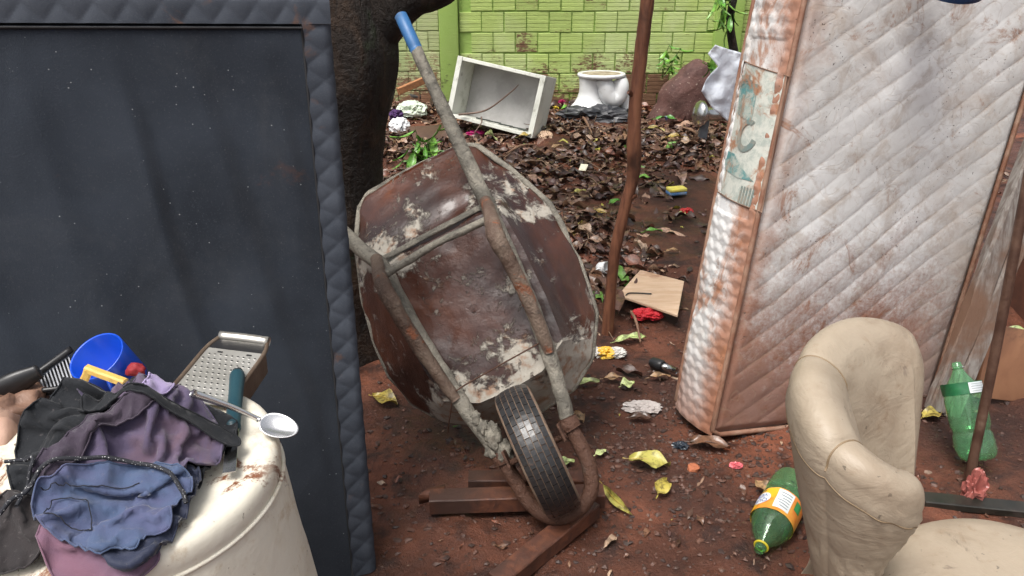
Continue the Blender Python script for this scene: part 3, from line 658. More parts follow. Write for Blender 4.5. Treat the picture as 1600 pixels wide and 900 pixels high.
# ------------------------------------------------------------------ offcuts of wood under the wheel
REDW = mat_wood('wet_reddish_timber', (.14, .052, .028), (.075, .03, .02), 9, .55, (3, 3, 3), dirt=(.045, .023, .017), damt=(.44, .6))
def board_thing(name, label, a, b, w_, h_, mat, catn='board', group=None, tip=None, seed=0, up=(0, 0, 1), n=12):
    V, F = beam(a, b, w_, h_, up, .003, n, .0025, seed)
    return single(name, (V, F), mat, label, catn, group, smooth=False)
a_, b_ = at_z(672, 784, .03), at_z(943, 775, .035); board_thing('timber_offcut', 'thick reddish timber offcut lying crosswise under the barrow wheel', a_, b_, .055, .05, REDW, 'timber', 'timber offcuts under the wheel', seed=1)
V, F = prism([(0, 0), (.07, .018), (.072, .05), (.02, .03)], .03); single('wood_splinter', (V+on_ground(655, 788, .002), F), REDW, 'short pointed splinter of wood at the end of the crosswise timber', 'wood')
a_, b_ = at_z(732, 752, .035), at_z(914, 752, .03); board_thing('timber_offcut', 'shorter timber offcut behind the crosswise one under the wheel', a_, b_, .05, .045, REDW, 'timber', 'timber offcuts under the wheel', seed=2)
a_, b_ = at_z(775, 915, .02), at_z(925, 792, .03); board_thing('timber_offcut', 'long wet timber running from the wheel towards the bottom edge of the photo', a_, b_, .055, .05, REDW, 'timber', 'timber offcuts under the wheel', seed=3)
# ------------------------------------------------------------------ cream plastic drum in front
DZ = .74
DC = at_z(190, 722, DZ); DR = .238
def drum():
    m = NM('stained_cream_plastic'); n1 = m.noise(4, 8, .7, .5); n2 = m.noise(18, 8, .75, .5, off=3.); z = m.sep(m.obj)[2]
    col = m.ramp(n1, [(.3, (.62, .57, .46)), (.55, (.68, .64, .54)), (.75, (.56, .49, .37))])
    col = m.mix(m.math('MULTIPLY', m.step(n2, .52, .68), .5), col, (.42, .30, .17))
    blot = m.math('MULTIPLY', m.step(m.noise(9, 8, .75, .8, off=11.), .56, .63), m.step(m.noise(2.6, 3, .5, 0, off=5.), .42, .52)); col = m.mix(blot, col, (.17, .06, .025))
    col = m.mix(m.step(m.noise(42, 4, .6, .8, off=2.), .68, .72), col, (.10, .07, .05))
    DM = m.done(col, .55, m.bump(m.math('ADD', n2, m.noise(50, 4)), .25, .005), 0, .45)
    T = Thing('plastic_drum', 'stained cream plastic drum turned over, in front of the black mattress', 'drum', (DC[0], DC[1], 0))
    R = DR; prof = [(.001, DZ-.004), (R*.5, DZ-.003), (R-.045, DZ-.002), (R-.018, DZ+.001), (R-.006, DZ-.003), (R, DZ-.014), (R+.002, DZ-.035), (R-.001, DZ-.05), (R+.004, DZ-.075), (R+.012, DZ-.16), (R+.03, DZ-.34), (R+.05, DZ-.52), (R+.066, .07), (R+.075, .05), (R+.078, .01), (R+.07, .0), (R+.06, .012)]
    P = np.array(prof); dn = np.r_[0, np.cumsum(np.linalg.norm(np.diff(P, axis=0), axis=1))]; q = np.linspace(0, dn[-1], 90); P2 = np.stack([np.interp(q, dn, P[:, k]) for k in range(2)], 1)
    V, F = lathe(P2, 96); V = V+np.array([DC[0], DC[1], 0]); k = fbm(V*5, 3); V[:, 0] += .006*k; V[:, 1] += .006*fbm(V*5+9, 3); V[:, 2] += .004*fbm(V*6+3, 3)
    T.part('body', (V, F), DM); 
    rr = [(DC[0]+(R+.0015)*math.cos(a), DC[1]+(R+.0015)*math.sin(a), DZ-.052+.0) for a in np.linspace(0, 2*math.pi, 80, endpoint=False)]
    T.part('rim_bead', tube(rr, .004, 8, closed=True), DM)
drum()
# ------------------------------------------------------------------ heap of damp clothes on the drum
def heap_h(x, y):
    """height of the heap's surface in the world"""
    dx, dy = np.asarray(x)-DC[0], np.asarray(y)-DC[1]; rad = np.hypot(dx, dy)
    base = DZ+.004-np.clip(rad-DR+.02, 0, None)**1.0*2.3*ss(DR-.02, DR+.05, rad)
    cx, cy = dx+.075, dy-.005
    b = .10*np.exp(-((cx/.17)**2+(cy/.15)**2)**1.4)+.035*np.exp(-(((dx-.02)/.11)**2+((dy-.07)/.06)**2))+.03*np.exp(-(((dx+.10)/.09)**2+((dy+.16)/.07)**2))
    return np.maximum(base+b*(1+.5*fbm(xyz(np.asarray(x)*11, np.asarray(y)*11, 2), 3)), .3)
def on_heap(px, py, lift=0.):
    r = ray(px, py); t = np.linspace(.6, 2.2, 900); P = CP+r*t[:, None]; hit = P[:, 2] < heap_h(P[:, 0], P[:, 1])+lift; k = np.argmax(hit); ym = DC[1]+DR-.012
    return P[k] if hit.any() and P[k, 1] < ym else at_y(px, py, ym)
HM_N, HM_S = 320, .003
HM_X0, HM_Y0 = DC[0]-.48, DC[1]-.48
_hx, _hy = np.meshgrid(HM_X0+np.arange(HM_N)*HM_S, HM_Y0+np.arange(HM_N)*HM_S, indexing='ij')
HM = heap_h(_hx, _hy)                         # top of whatever lies on the drum so far
def hm_at(x, y):
    fx = np.clip((x-HM_X0)/HM_S, 0, HM_N-2.01); fy = np.clip((y-HM_Y0)/HM_S, 0, HM_N-2.01); i = fx.astype(int); j = fy.astype(int); a = fx-i; b = fy-j
    return HM[i, j]*(1-a)*(1-b)+HM[i+1, j]*a*(1-b)+HM[i, j+1]*(1-a)*b+HM[i+1, j+1]*a*b
def hm_add(V, k=2):
    i = np.clip(((V[:, 0]-HM_X0)/HM_S).round().astype(int), 3, HM_N-4); j = np.clip(((V[:, 1]-HM_Y0)/HM_S).round().astype(int), 3, HM_N-4)
    for a in range(-k, k+1):
        for b in range(-k, k+1): np.maximum.at(HM, (i+a, j+b), V[:, 2])
def cloth(name, px, mat, label, catn, lift=.02, slack=1.25, bend=.25, seed=0, step=.0052, th=.0018, rib=None, it=260):
    """a garment of the given outline, its surplus fabric buckled into folds by relaxing it over what lies below"""
    P = np.array([on_heap(*p, lift)[:2] for p in px]); P = spline(np.vstack([P, P[:1]]), len(P)*5)[:-1]
    V2, D, F = fill2d(P, step); x, y = V2[:, 0], V2[:, 1]; n = len(x)
    X = np.column_stack([x, y, hm_at(x, y)+.004+.010*(.5+fbm(xyz(x*28, y*28, seed*3.1), 3))])
    T3 = np.array([f for f in F if len(f) == 3]); E = np.sort(np.vstack([T3[:, [0, 1]], T3[:, [1, 2]], T3[:, [2, 0]]]), 1); opp = np.concatenate([T3[:, 2], T3[:, 0], T3[:, 1]])
    o = np.lexsort((E[:, 1], E[:, 0])); E = E[o]; opp = opp[o]; same = np.all(E[1:] == E[:-1], 1); BE = np.column_stack([opp[:-1][same], opp[1:][same]]); E = np.unique(E, axis=0)
    base = np.column_stack([x, y, heap_h(x, y)])
    # fabric surplus runs mostly in one direction so that folds come out long
    an = np.random.default_rng(seed).uniform(0, 3.14); dv = np.array([math.cos(an), math.sin(an)])
    def rest(Q):
        d = base[Q[:, 0]]-base[Q[:, 1]]; d[:, 2] *= .8; l = np.linalg.norm(d, axis=1)+1e-6; c = np.abs(d[:, :2]@dv)/l; return l*(1.04+(slack-1.04)*c**1.2)
    rE, rB = rest(E), rest(BE); cnt = np.bincount(np.r_[E.ravel(), BE.ravel()], minlength=n)[:, None].astype(float)+1e-6
    bd = D < 1e-9; home = X.copy(); vel = np.zeros_like(X)
    for q in range(it):
        vel[:, 2] -= .00012; vel *= .90; prev = X.copy(); X = X+vel
        for _ in range(3):
            C = np.zeros_like(X)
            for Q, r0, k in ((E, rE, 1.), (BE, rB, bend)):
                d = X[Q[:, 1]]-X[Q[:, 0]]; l = np.linalg.norm(d, axis=1)+1e-9; c = d*(.5*k*(l-r0)/l)[:, None]
                for ax in range(3): C[:, ax] += np.bincount(Q[:, 0], c[:, ax], n)-np.bincount(Q[:, 1], c[:, ax], n)
            X = X+C/cnt*2.2
            X[bd, :2] = home[bd, :2]*.85+X[bd, :2]*.15
            fl = hm_at(X[:, 0], X[:, 1])+.0022; hit = X[:, 2] < fl; X[hit, 2] = fl[hit]; X[hit, :2] = X[hit, :2]*.6+prev[hit, :2]*.4
        ceil = hm_at(X[:, 0], X[:, 1])+.052; X[:, 2] = np.minimum(X[:, 2], ceil)
        vel = np.clip(X-prev, -.004, .004)
    if rib: X[:, 2] += rib*np.sin((X[:, 0]*math.cos(.5)+X[:, 1]*math.sin(.5))*520)
    hm_add(X); o = single(name, (X, F), mat, label, catn); solid(o, th, -1)
    nb_ = int(bd.sum()); H_ = X[:nb_]
    if np.linalg.norm(np.diff(H_, axis=0), axis=1).max() < .05:
        hv, hf = tube(H_, .0014, 6, closed=True); link('hem', make_mesh('hem', hv-np.array(o.location), hf, mat), o)
    return o
def mat_cloth(name, stops, sc=5, weave=420, rough=.85, sheen=.2, stain=None, off=0):
    m = NM(name); col = m.ramp(m.noise(sc, 5, .6, .5, off=off), stops)
    if stain: col = m.mix(m.math('MULTIPLY', m.step(m.noise(6, 7, .7, .6, off=off+4), .52, .68), .7), col, stain)
    col = m.mix(m.math('MULTIPLY', m.step(m.noise(150, 3, .6, 0, off=off+2), .62, .74), .28), col, (.16, .14, .14)); wv = m.noise(weave, 2, .5, 0, scale3=(1, 2.2, 1)); return m.done(col, rough, m.bump(m.math('ADD', wv, m.noise(70, 4)), .3, .0025), 0, .2, Sheen_Weight=sheen)
BLK = mat_cloth('black_mesh_fabric', [(.3, (.008, .009, .011)), (.7, (.022, .024, .028))], weave=260, sheen=.1)
PUR = mat_cloth('purple_grey_cotton', [(.3, (.048, .040, .075)), (.5, (.085, .067, .115)), (.7, (.115, .072, .095))], stain=(.12, .07, .065), off=1)
BLU = mat_cloth('blue_violet_cotton', [(.3, (.030, .046, .095)), (.55, (.058, .085, .155)), (.72, (.075, .075, .145))], off=3)
NAV = mat_cloth('navy_satin', [(.3, (.010, .013, .028)), (.7, (.026, .033, .065))], rough=.55, off=5)
PNK = mat_cloth('pinkish_mauve_cotton', [(.3, (.17, .08, .11)), (.55, (.15, .09, .135)), (.75, (.10, .08, .15))], off=6)
LIL = mat_cloth('lilac_cotton', [(.3, (.28, .22, .40)), (.7, (.38, .31, .50))], off=8)
DUS = mat_cloth('dusty_black_cotton', [(.3, (.018, .016, .017)), (.7, (.05, .042, .042))], stain=(.09, .07, .06), off=9)
cloth('black_shirt', [(22, 700), (38, 640), (90, 607), (150, 596), (240, 600), (310, 628), (366, 655), (362, 690), (330, 720), (300, 770), (250, 830), (150, 850), (70, 830), (20, 770)], BLK, 'black mesh shirt bundled underneath the other clothes on the drum', 'shirt', .012, 1.42, .22, 1)
cloth('black_rag', [(-40, 800), (10, 768), (70, 785), (72, 850), (30, 885), (-50, 900), (-70, 850)], DUS, 'dusty black rag hanging over the near side of the drum', 'rag', .012, 1.3, .3, 12)
cloth('pink_mauve_shorts', [(58, 842), (78, 812), (110, 800), (160, 822), (205, 830), (245, 848), (222, 885), (170, 908), (120, 920), (80, 890)], PNK, 'pinkish mauve shorts hanging lowest over the drum front', 'shorts', .02, 1.35, .25, 7)
cloth('navy_shorts', [(225, 730), (285, 722), (312, 735), (300, 770), (285, 800), (262, 838), (236, 872), (200, 884), (165, 866), (150, 835), (190, 815), (220, 780)], NAV, 'shiny navy blue shorts bunched at the right front of the clothes heap', 'shorts', .022, 1.5, .22, 6)
cloth('purple_trousers', [(120, 606), (190, 592), (255, 590), (300, 608), (330, 636), (340, 660), (345, 690), (325, 715), (280, 735), (215, 752), (150, 748), (95, 732), (88, 705), (120, 668), (180, 640), (170, 622)], PUR, 'faded purple trousers lying across the top of the clothes heap', 'trousers', .03, 1.5, .22, 3)
cloth('lilac_cloth', [(196, 606), (222, 588), (240, 568), (260, 570), (270, 590), (250, 606), (215, 616)], LIL, 'small lilac cloth tucked behind the purple trousers beside the grater', 'cloth', .04, 1.2, .3, 2)
cloth('dark_waistband', [(40, 715), (60, 680), (110, 650), (165, 628), (225, 614), (245, 622), (222, 645), (165, 672), (110, 712), (75, 728)], mat_cloth('dark_purple_ribbed', [(.3, (.028, .022, .038)), (.7, (.06, .045, .062))], off=7), 'gathered dark purple waistband across the middle of the clothes heap', 'waistband', .045, 1.15, .3, 5, rib=.0012)
jb = cloth('blue_jeans', [(44, 772), (58, 742), (84, 736), (110, 722), (180, 722), (240, 718), (290, 728), (296, 748), (268, 770), (262, 800), (225, 812), (205, 836), (176, 834), (150, 848), (110, 832), (78, 822), (50, 796)], BLU, 'faded blue jeans with a back pocket at the front of the clothes heap', 'jeans', .045, 1.5, .22, 23)
def heap_path(px, lift): return np.array([on_heap(*p, lift) for p in px])
THR = plain('dark_thread', (.012, .013, .02), rough=.8, bump=0)
def seam_on(o, px, lift, name='pocket_stitching', rad=.0008):
    P0 = heap_path(px, .05); P = np.vstack([P0[i]+(P0[i+1]-P0[i])*t for i in range(len(P0)-1) for t in np.linspace(0, 1, 10, endpoint=False)]+[P0[-1:]]).reshape(-1, 3); V = np.array([v.co[:] for v in o.data.vertices])+np.array(o.location)
    for i in range(len(P)):
        d = np.hypot(V[:, 0]-P[i, 0], V[:, 1]-P[i, 1]); P[i, 2] = V[np.argsort(d)[:6], 2].max()+lift
    k5 = np.ones(5)/5; P[:, 2] = np.maximum(P[:, 2], np.convolve(np.r_[P[:1, 2], P[:1, 2], P[:, 2], P[-1:, 2], P[-1:, 2]], k5, 'valid'))
    vv, ff = tube(P, rad, 6); return link(name, make_mesh(name, vv-np.array(o.location), ff, THR), o)
seam_on(jb, [(74, 762), (66, 795), (110, 805), (138, 812), (136, 785), (133, 768), (100, 760), (74, 762)], .001)
seam_on(jb, [(60, 752), (95, 746), (150, 750), (215, 744)], .001)
def cord(name, px, lift, rad, mat, label, fl=False):
    P = spline(heap_path(px, lift), 70); hz = hm_at(P[:, 0], P[:, 1]); hz = np.where(hz < .5, P[:, 2], hz); P[:, 2] = np.convolve(np.r_[[hz[0]]*3, hz, [hz[-1]]*3], np.ones(7)/7, 'valid')+rad+.003; o = single(name, tube(P, rad, 10), mat, label, 'cord'); return o
m = NM('black_cord_with_white_flecks'); CORDM = m.done(m.mix(m.step(m.noise(420, 1, .5, 0), .66, .69), (.012, .013, .018), (.45, .45, .45)), .8, None)
cord('drawstring', [(-10, 780), (25, 752), (60, 722), (110, 716), (170, 716), (225, 722), (262, 734), (280, 750), (286, 765)], .05, .0032, CORDM, 'black flecked drawstring lying across the clothes heap')
cord('drawstring', [(2, 705), (35, 700), (50, 715), (36, 750), (25, 790)], .036, .0026, CORDM, 'thin looped black drawstring at the left of the clothes heap')
cloth('belt', [(112, 606), (125, 592), (190, 598), (250, 610), (310, 632), (364, 652), (368, 664), (350, 668), (300, 650), (240, 628), (180, 614), (130, 614)], BLK, 'black strap running over the purple trousers down to the drum edge', 'strap', .055, 1.08, .3, 9)
# ------------------------------------------------------------------ things on and behind the heap
def mug():
    O = at_y(151, 557, 1.235); ax = nrm([-.17, -.37, .73]); s = nrm(np.cross([0, 1, 0], ax)); t = np.cross(ax, s); R = .052; Hh = .092
    BL = plain('blue_enamel_plastic', (.008, .075, .55), (.006, .055, .42), rough=.28, bump=.05, spec=.5)
    T = Thing('mug', 'bright blue plastic mug tipped on the clothes heap', 'mug', O-ax*Hh)
    V, F = lathe([(.001, -Hh), (R*.84, -Hh), (R*.88, -Hh+.004), (R, 0), (R-.001, .002), (R-.0035, 0), (R*.83, -Hh+.006), (.001, -Hh+.005)], 48)
    T.part('cup', (frame(V, O, s, t, ax), F), BL)
    h = spline([(R*.98, 0, -.018), (R+.022, 0, -.016), (R+.03, 0, -.035), (R+.022, 0, -.06), (R*.92, 0, -.066)], 20); V, F = tube(h, .0065, 8, sx=.6)
    V = rot(V, (0, 0, 1), math.radians(-62)); T.part('handle', (frame(V, O, s, t, ax), F), BL)
mug()
def grater():
    y0 = 1.20; TL, TR_, BLp, BR = at_y(282, 540, 1.30), at_y(372, 551, 1.295), at_y(255, 622, 1.12), at_y(352, 632, 1.115)
    ex = nrm(TR_-TL); wd = np.linalg.norm(TR_-TL); up = nrm((TL-BLp)-ex*np.dot(TL-BLp, ex)); hh = np.linalg.norm(TL-BLp); n = np.cross(ex, up); n = n if n[2] > 0 else -n
    GM = plain('dull_tinned_steel', (.46, .45, .42), (.34, .33, .30), sc=9, rough=.38, metal=.45, bump=.2, dirt=(.16, .09, .05), damt=(.55, .7))
    RB = plain('rusty_tin', (.10, .065, .045), (.2, .15, .11), rough=.55, metal=.5, bump=.4)
    T = Thing('box_grater', 'flat metal kitchen grater with a tubular handle resting at the back of the drum', 'grater', (BLp[0], BLp[1], DZ))
    P = lambda a, b, c=0: BLp+ex*a*wd+up*b*hh+n*c
    # face with rolled edges
    poly = [P(0, 0), P(1, 0), P(1, 1), P(0, 1)]
    V = [p for p in poly]+[p-n*.0016 for p in poly]; F = [(0, 1, 2, 3), (7, 6, 5, 4), (0, 4, 5, 1), (1, 5, 6, 2), (2, 6, 7, 3), (3, 7, 4, 0)]
    T.part('grating_face', (np.array(V), F), GM, False)
    for a in (0, 1): T.part('side_rail', tube([P(a, -.05), P(a, .5), P(a, 1), P(a*.84+.08, 1.26, .0)], .0042, 8, 20), RB)
    T.part('side_wall', (np.array([P(1.02, 0), P(1.02, 1), P(1.05, 1, -.04), P(1.05, 0, -.04), P(1.035, 0), P(1.035, 1), P(1.065, 1, -.04), P(1.065, 0, -.04)]), [(0, 1, 2, 3), (7, 6, 5, 4), (0, 4, 5, 1), (1, 5, 6, 2), (2, 6, 7, 3), (3, 7, 4, 0)]), RB, False)
    T.part('handle', tube([P(.06, 1.26), P(.5, 1.27), P(.94, 1.26)], .0105, 16, 12), plain('scuffed_steel', (.62, .60, .54), (.48, .45, .40), rough=.3, metal=.8, dirt=(.25, .18, .1), damt=(.58, .7)))
    T.part('neck_plate', (np.array([P(.0, 1.0), P(1, 1.0), P(.92, 1.2), P(.08, 1.2), P(.0, 1., -.002), P(1, 1., -.002), P(.92, 1.2, -.002), P(.08, 1.2, -.002)]), [(0, 1, 2, 3), (7, 6, 5, 4), (0, 4, 5, 1), (1, 5, 6, 2), (2, 6, 7, 3), (3, 7, 4, 0)]), BLACK_PL, False)
    DKH = plain('dark_hole', (.01, .01, .01), rough=.7, bump=0); hv = lathe([(.0005, .0), (.0024, .0012), (.0036, .0002), (.0036, -.0008)], 8); dv = lathe([(.0001, .0016), (.0019, .0016), (.0019, .0006)], 8)
    me1 = None
    for j in range(10):
        for i in range(9):
            p = P((i+.85+(.5 if j % 2 else 0))/10.2, (j+.55)/11.2+.02, .0)
            o = T.part('grating_tooth', (frame(hv[0], p, ex, up, n), hv[1]), GM); T.part('hole', (frame(dv[0], p, ex, up, n), dv[1]), DKH, sub_of=o)
    for a in (.28, .78): T.part('slot', (frame(box((.010, .004, .002), .0008)[0], P(a, .93, .0008), ex, up, n), box((.010, .004, .002), .0008)[1]), DKH)
grater()
a, b = at_z(371, 585, DZ+.022), at_z(364, 668, DZ+.018); V, F = tube([a, a+(b-a)*.05, a+(b-a)*.5, b-(b-a)*.03, b], [.010, .0135, .0125, .0135, .010], 16, 24)
T = Thing('knife', 'dark teal knife handle lying beside the grater at the drum edge', 'knife', b-np.array([0, 0, .018])); T.part('handle', (V, F), plain('dark_teal_plastic', (.012, .045, .062), (.02, .06, .075), rough=.4)); 
V, F = tube([a, a+(a-b)*.06], [.0105, .0095], 16); T.part('end_cap', (V, F), BLACK_PL)
V, F = beam(b+(b-a)*.0, b+(b-a)*.7+np.array([0, 0, -.0]), .02, .0016, n=4, wob=0, bev=.0004); T.part('blade', (V, F), CHROME, False)
def spoon():
    ST = plain('worn_aluminium', (.66, .66, .66), (.52, .52, .53), rough=.26, metal=.9, bump=.12)
    c = at_z(432, 664, DZ+.02); e = on_heap(300, 614, .06); nk = at_z(398, 654, DZ+.03); T = Thing('spoon', 'aluminium spoon sticking out over the drum rim', 'spoon', c)
    d = nrm(c-nk); up_ = nrm([-.25, -.35, .9]); up_ = nrm(up_-d*np.dot(up_, d)); s = np.cross(up_, d)
    V = []; nr, na = 8, 32
    for i in range(nr+1):
        k = i/nr
        for j in range(na):
            a = 2*math.pi*j/na; x = .033*k*math.cos(a)*(1+.12*math.cos(a)); y = .0215*k*math.sin(a); V.append(c+d*x+s*y-up_*.0085*(1-k*k))
    solid(T.part('bowl', (np.array(V), grid_faces(nr+1, na, cv=True)), ST), .0014)
    T.part('handle', tube([c-d*.030, nk+up_*.004, nk*.6+e*.4+np.array([0, 0, .004]), e], [.0052, .0046, .0055, .0075], 10, 30, sx=.8), ST)
spoon()
def comb():
    T = Thing('brush_rack', 'black plastic tool with a slatted grille wedged behind the mug', 'tool', at_y(40, 615, 1.2))
    hp = [at_y(-30, 625, 1.17), at_y(20, 600, 1.19), at_y(62, 580, 1.21)]; T.part('handle', tube(hp, [.018, .022, .014], 14, 20, sx=.6), BLACK_PL)
    T.part('back_bar', tube([at_y(52, 588, 1.23), at_y(80, 568, 1.25), at_y(112, 545, 1.27)], .0065, 10, 12), BLACK_PL)
    T.part('front_bar', tube([at_y(66, 610, 1.195), at_y(90, 607, 1.2), at_y(122, 602, 1.2)], .005, 10, 12), BLACK_PL)
    pl_ = np.array([at_y(60, 590, 1.235), at_y(108, 552, 1.27), at_y(124, 600, 1.21), at_y(68, 612, 1.20)]); pp = pl_-np.array([0, .0, .006]); V = np.vstack([pp, pp-np.array([0, 0, .004])])
    T.part('backing', (V, [(0, 1, 2, 3), (7, 6, 5, 4), (0, 4, 5, 1), (1, 5, 6, 2), (2, 6, 7, 3), (3, 7, 4, 0)]), BLACK_PL, False)
    SL = plain('grey_slat', (.33, .34, .36), (.22, .22, .24), rough=.4)
    for k in range(10):
        t = (k+.5)/10; a = pl_[0]*(1-t)+pl_[1]*t; b = pl_[3]*(1-t)+pl_[2]*t; T.part('slat', beam(a, b, .0025, .003, n=3, wob=0, bev=.0005), SL, False)
comb()
YEL = plain('yellowed_plastic', (.60, .40, .10), (.50, .30, .07), sc=14, rough=.5, dirt=(.25, .15, .06), damt=(.55, .7))
T = Thing('clamp', 'yellow bent plastic bar lying against the blue mug', 'plastic piece', at_y(140, 600, 1.14)); p0, p1, p2 = at_y(127, 604, 1.16), at_y(139, 576, 1.165), at_y(196, 598, 1.145)
T.part('arm', beam(p0, p1, .016, .014, n=6, wob=.001), YEL, False); T.part('arm', beam(p1-np.array([.004, 0, 0]), p2, .014, .0145, n=8, wob=.001), YEL, False)
V, F = lump((.016, .014, .012), .3, 2, 3, 4); single('red_rag', (V+at_y(212, 578, 1.22), F), plain('dark_red_cloth', (.28, .015, .02), (.16, .01, .015), rough=.7), 'small crumpled dark red rag beside the mug', 'rag')
BRW = plain('brown_crumpled_leather', (.26, .15, .10), (.14, .075, .05), sc=9, rough=.6, bump=.5, bsc=25, bd=.008)
V, F = lump((.07, .07, .06), .35, 1.6, 4, 21, True); single('crumpled_bag', (V+at_y(2, 655, 1.16), F), BRW, 'crumpled brown leather bag at the far left of the drum', 'bag')
V, F = lump((.06, .07, .09), .3, 1.4, 4, 8, True); single('crumpled_paper', (V+at_y(-12, 735, 1.05), F), plain('pinkish_brown_paper', (.42, .27, .20), (.3, .17, .12), sc=8, rough=.7, bump=.4, bsc=25, bd=.006), 'pinkish brown crumpled paper below the leather bag', 'paper')
# ------------------------------------------------------------------ beige tub armchair
def armchair():
    C = np.array([.94, 1.14]); T = Thing('armchair', 'worn beige vinyl tub armchair with a channelled back and round seat', 'armchair', (C[0], C[1], 0))
    m = NM('worn_beige_vinyl'); n1 = m.noise(5, 7, .65, .5); n2 = m.noise(22, 7, .7, .6, off=3.); n3 = m.noise(120, 4, .6)
    col = m.ramp(n1, [(.3, (.27, .218, .158)), (.52, (.325, .268, .20)), (.72, (.275, .218, .158))])
    col = m.mix(m.math('MULTIPLY', m.step(n2, .55, .72), .55), col, (.20, .13, .075)); col = m.mix(m.math('MULTIPLY', m.step(m.noise(9, 8, .75, 1., off=7.), .60, .70), .7), col, (.13, .095, .07))
    col = m.mix(m.math('MULTIPLY', m.step(m.noise(75, 2, .5, 0, off=5.), .72, .75), .6), col, (.06, .05, .04))
    wr = m.noise(10, 6, .65, 1.6, scale3=(1, 1, 2.2), off=9.)
    ck = m.n('TexVoronoi'); ck.feature = 'DISTANCE_TO_EDGE'; ck.inputs['Scale'].default_value = 34
    wv = m.n('Mix'); wv.data_type = 'VECTOR'; wv.inputs[0].default_value = .06; m.l(m.obj, wv.inputs[4]); nc = m.n('TexNoise'); nc.inputs['Scale'].default_value = 9; m.l(m.obj, nc.inputs['Vector']); m.l(nc.outputs['Color'], wv.inputs[5]); m.l(wv.outputs[1], ck.inputs['Vector'])
    crk = m.math('MULTIPLY', m.step(ck.outputs['Distance'], .035, .0), m.math('MULTIPLY', m.step(m.noise(4, 5, .6, .4, off=14.), .60, .72), .6))
    col = m.mix(m.math('MULTIPLY', crk, .5), col, (.13, .09, .055))
    grime = m.step(m.noise(2.6, 8, .72, .9, scale3=(1, 1, .6), off=21.), .48, .68); col = m.mix(m.math('MULTIPLY', grime, .6), col, (.19, .135, .09))
    scr = m.step(m.noise(30, 3, .6, .4, scale3=(1, 1, .12), off=31.), .68, .74); col = m.mix(m.math('MULTIPLY', scr, .5), col, (.12, .09, .07))
    VM = m.done(col, .46, m.bump(m.math('ADD', m.math('SUBTRACT', wr, m.math('MULTIPLY', crk, .35)), m.math('MULTIPLY', n3, .12)), .32, .010), 0, .4)
    path = spline([(.715, 1.085, .622), (.665, 1.062, .648), (.612, 1.08, .682), (.585, 1.145, .712), (.600, 1.24, .738), (.66, 1.34, .745), (.745, 1.415, .738), (.835, 1.45, .712), (.895, 1.445, .665)], 190)
    na, nsec = 190, 80; V = []; ins = []
    d_ = np.gradient(path[:, :2], axis=0); d_ /= np.linalg.norm(d_, axis=1)[:, None]; nout = np.column_stack([-d_[:, 1], d_[:, 0]])      # away from the seat
    seams = [0, .31, .56, 1.]
    for i in range(na):
        k = i/(na-1)
        for q in range(3):
            if seams[q] <= k <= seams[q+1]: sl = (k-seams[q])/(seams[q+1]-seams[q]); break
        pil = (math.sin(math.pi*sl))**.3 if (0 < q < 2) else ((math.sin(math.pi*(.5+sl/2)))**.4 if q == 0 else (math.sin(math.pi*min(sl, .5)))**.4)
        top = path[i, 2]; th = .048+.012*pil; er = .075
        endr = math.sqrt(max(0., 1-(1-min(k, 1-k)/er)**2)) if min(k, 1-k) < er else 1.
        thk = max(.003, th*endr); top_ = top-.05*(1-endr)
        for j in range(nsec):
            f = j/(nsec-1)
            if f < .42: z = .05+(top_-thk-.05)*f/.42; off = thk*.92+.012*math.sin(math.pi*(z-.05)/top_)*endr
            elif f < .62: b = (f-.42)/.20*math.pi; off = thk*.92*math.cos(b); z = top_-thk+thk*1.1*math.sin(b)+.020*(pil-.6)*math.sin(b)
            else: z = (top_-thk)+(.27-(top_-thk))*(f-.62)/.38; off = -thk*.92-.045*(pil-.55)*endr*math.sin(math.pi*(.12+.88*min(1, (f-.62)/.34)))
            off += .30*(max(z, .22)-.64); p = path[i, :2]+nout[i]*off; V.append((p[0], p[1], z)); ins.append(off)
    V = np.array(V); kk = np.repeat(np.linspace(0, 1, na), nsec); nn = np.repeat(nout, nsec, 0); d = fbm(V*6, 3)*.005
    g = ss(.34, .12, kk)*ss(.26, .44, V[:, 2])*ss(.66, .56, V[:, 2])*(np.array(ins) > -.03)*ss(.0, .05, kk); ph = V[:, 2]*1.+.10*kk       # gathered wrinkles at the near wing
    d = d*ss(0, .06, kk)+g*.0034*np.sin(ph*190+2.6*fbm(V*10, 2))*ss(.03, .12, kk); V[:, :2] += nn*(np.where(np.array(ins) < 0, -d, d))[:, None]; V[:, 2] += .002*g*np.sin(ph*110)
    T.part('backrest', (V, grid_faces(na, nsec)+[tuple(range(nsec)), tuple((na-1)*nsec+k for k in range(nsec))[::-1]]), VM)
    TH_ = plain('vinyl_seam', (.22, .155, .09), (.16, .11, .06), rough=.6)
    for sm in seams[1:3]: i = int(sm*(na-1)); T.part('seam', tube(np.array([V[i*nsec+j] for j in range(int(.42*nsec), int(.97*nsec))]), .0022, 6), TH_)
    P = np.array([V[i*nsec+int(.40*nsec)] for i in range(12, na-8)]); T.part('edge_seam', tube(P, .0014, 6), TH_)
    # seat: domed round cushion on an upholstered drum
    R = .30; prof = [(.001, .402), (.10, .401), (.18, .396), (.245, .386), (.28, .370), (R, .345), (R+.003, .32), (R-.004, .295), (R-.012, .288)]
    P = np.array(prof); dn = np.r_[0, np.cumsum(np.linalg.norm(np.diff(P, axis=0), axis=1))]; q = np.linspace(0, dn[-1], 34); P2 = np.stack([np.interp(q, dn, P[:, k]) for k in range(2)], 1)
    sv, sf = lathe(P2, 72); sv[:, 2] += .006*fbm(sv*5, 3); T.part('seat_cushion', (sv+np.array([.965, 1.0, -.012]), sf), VM)
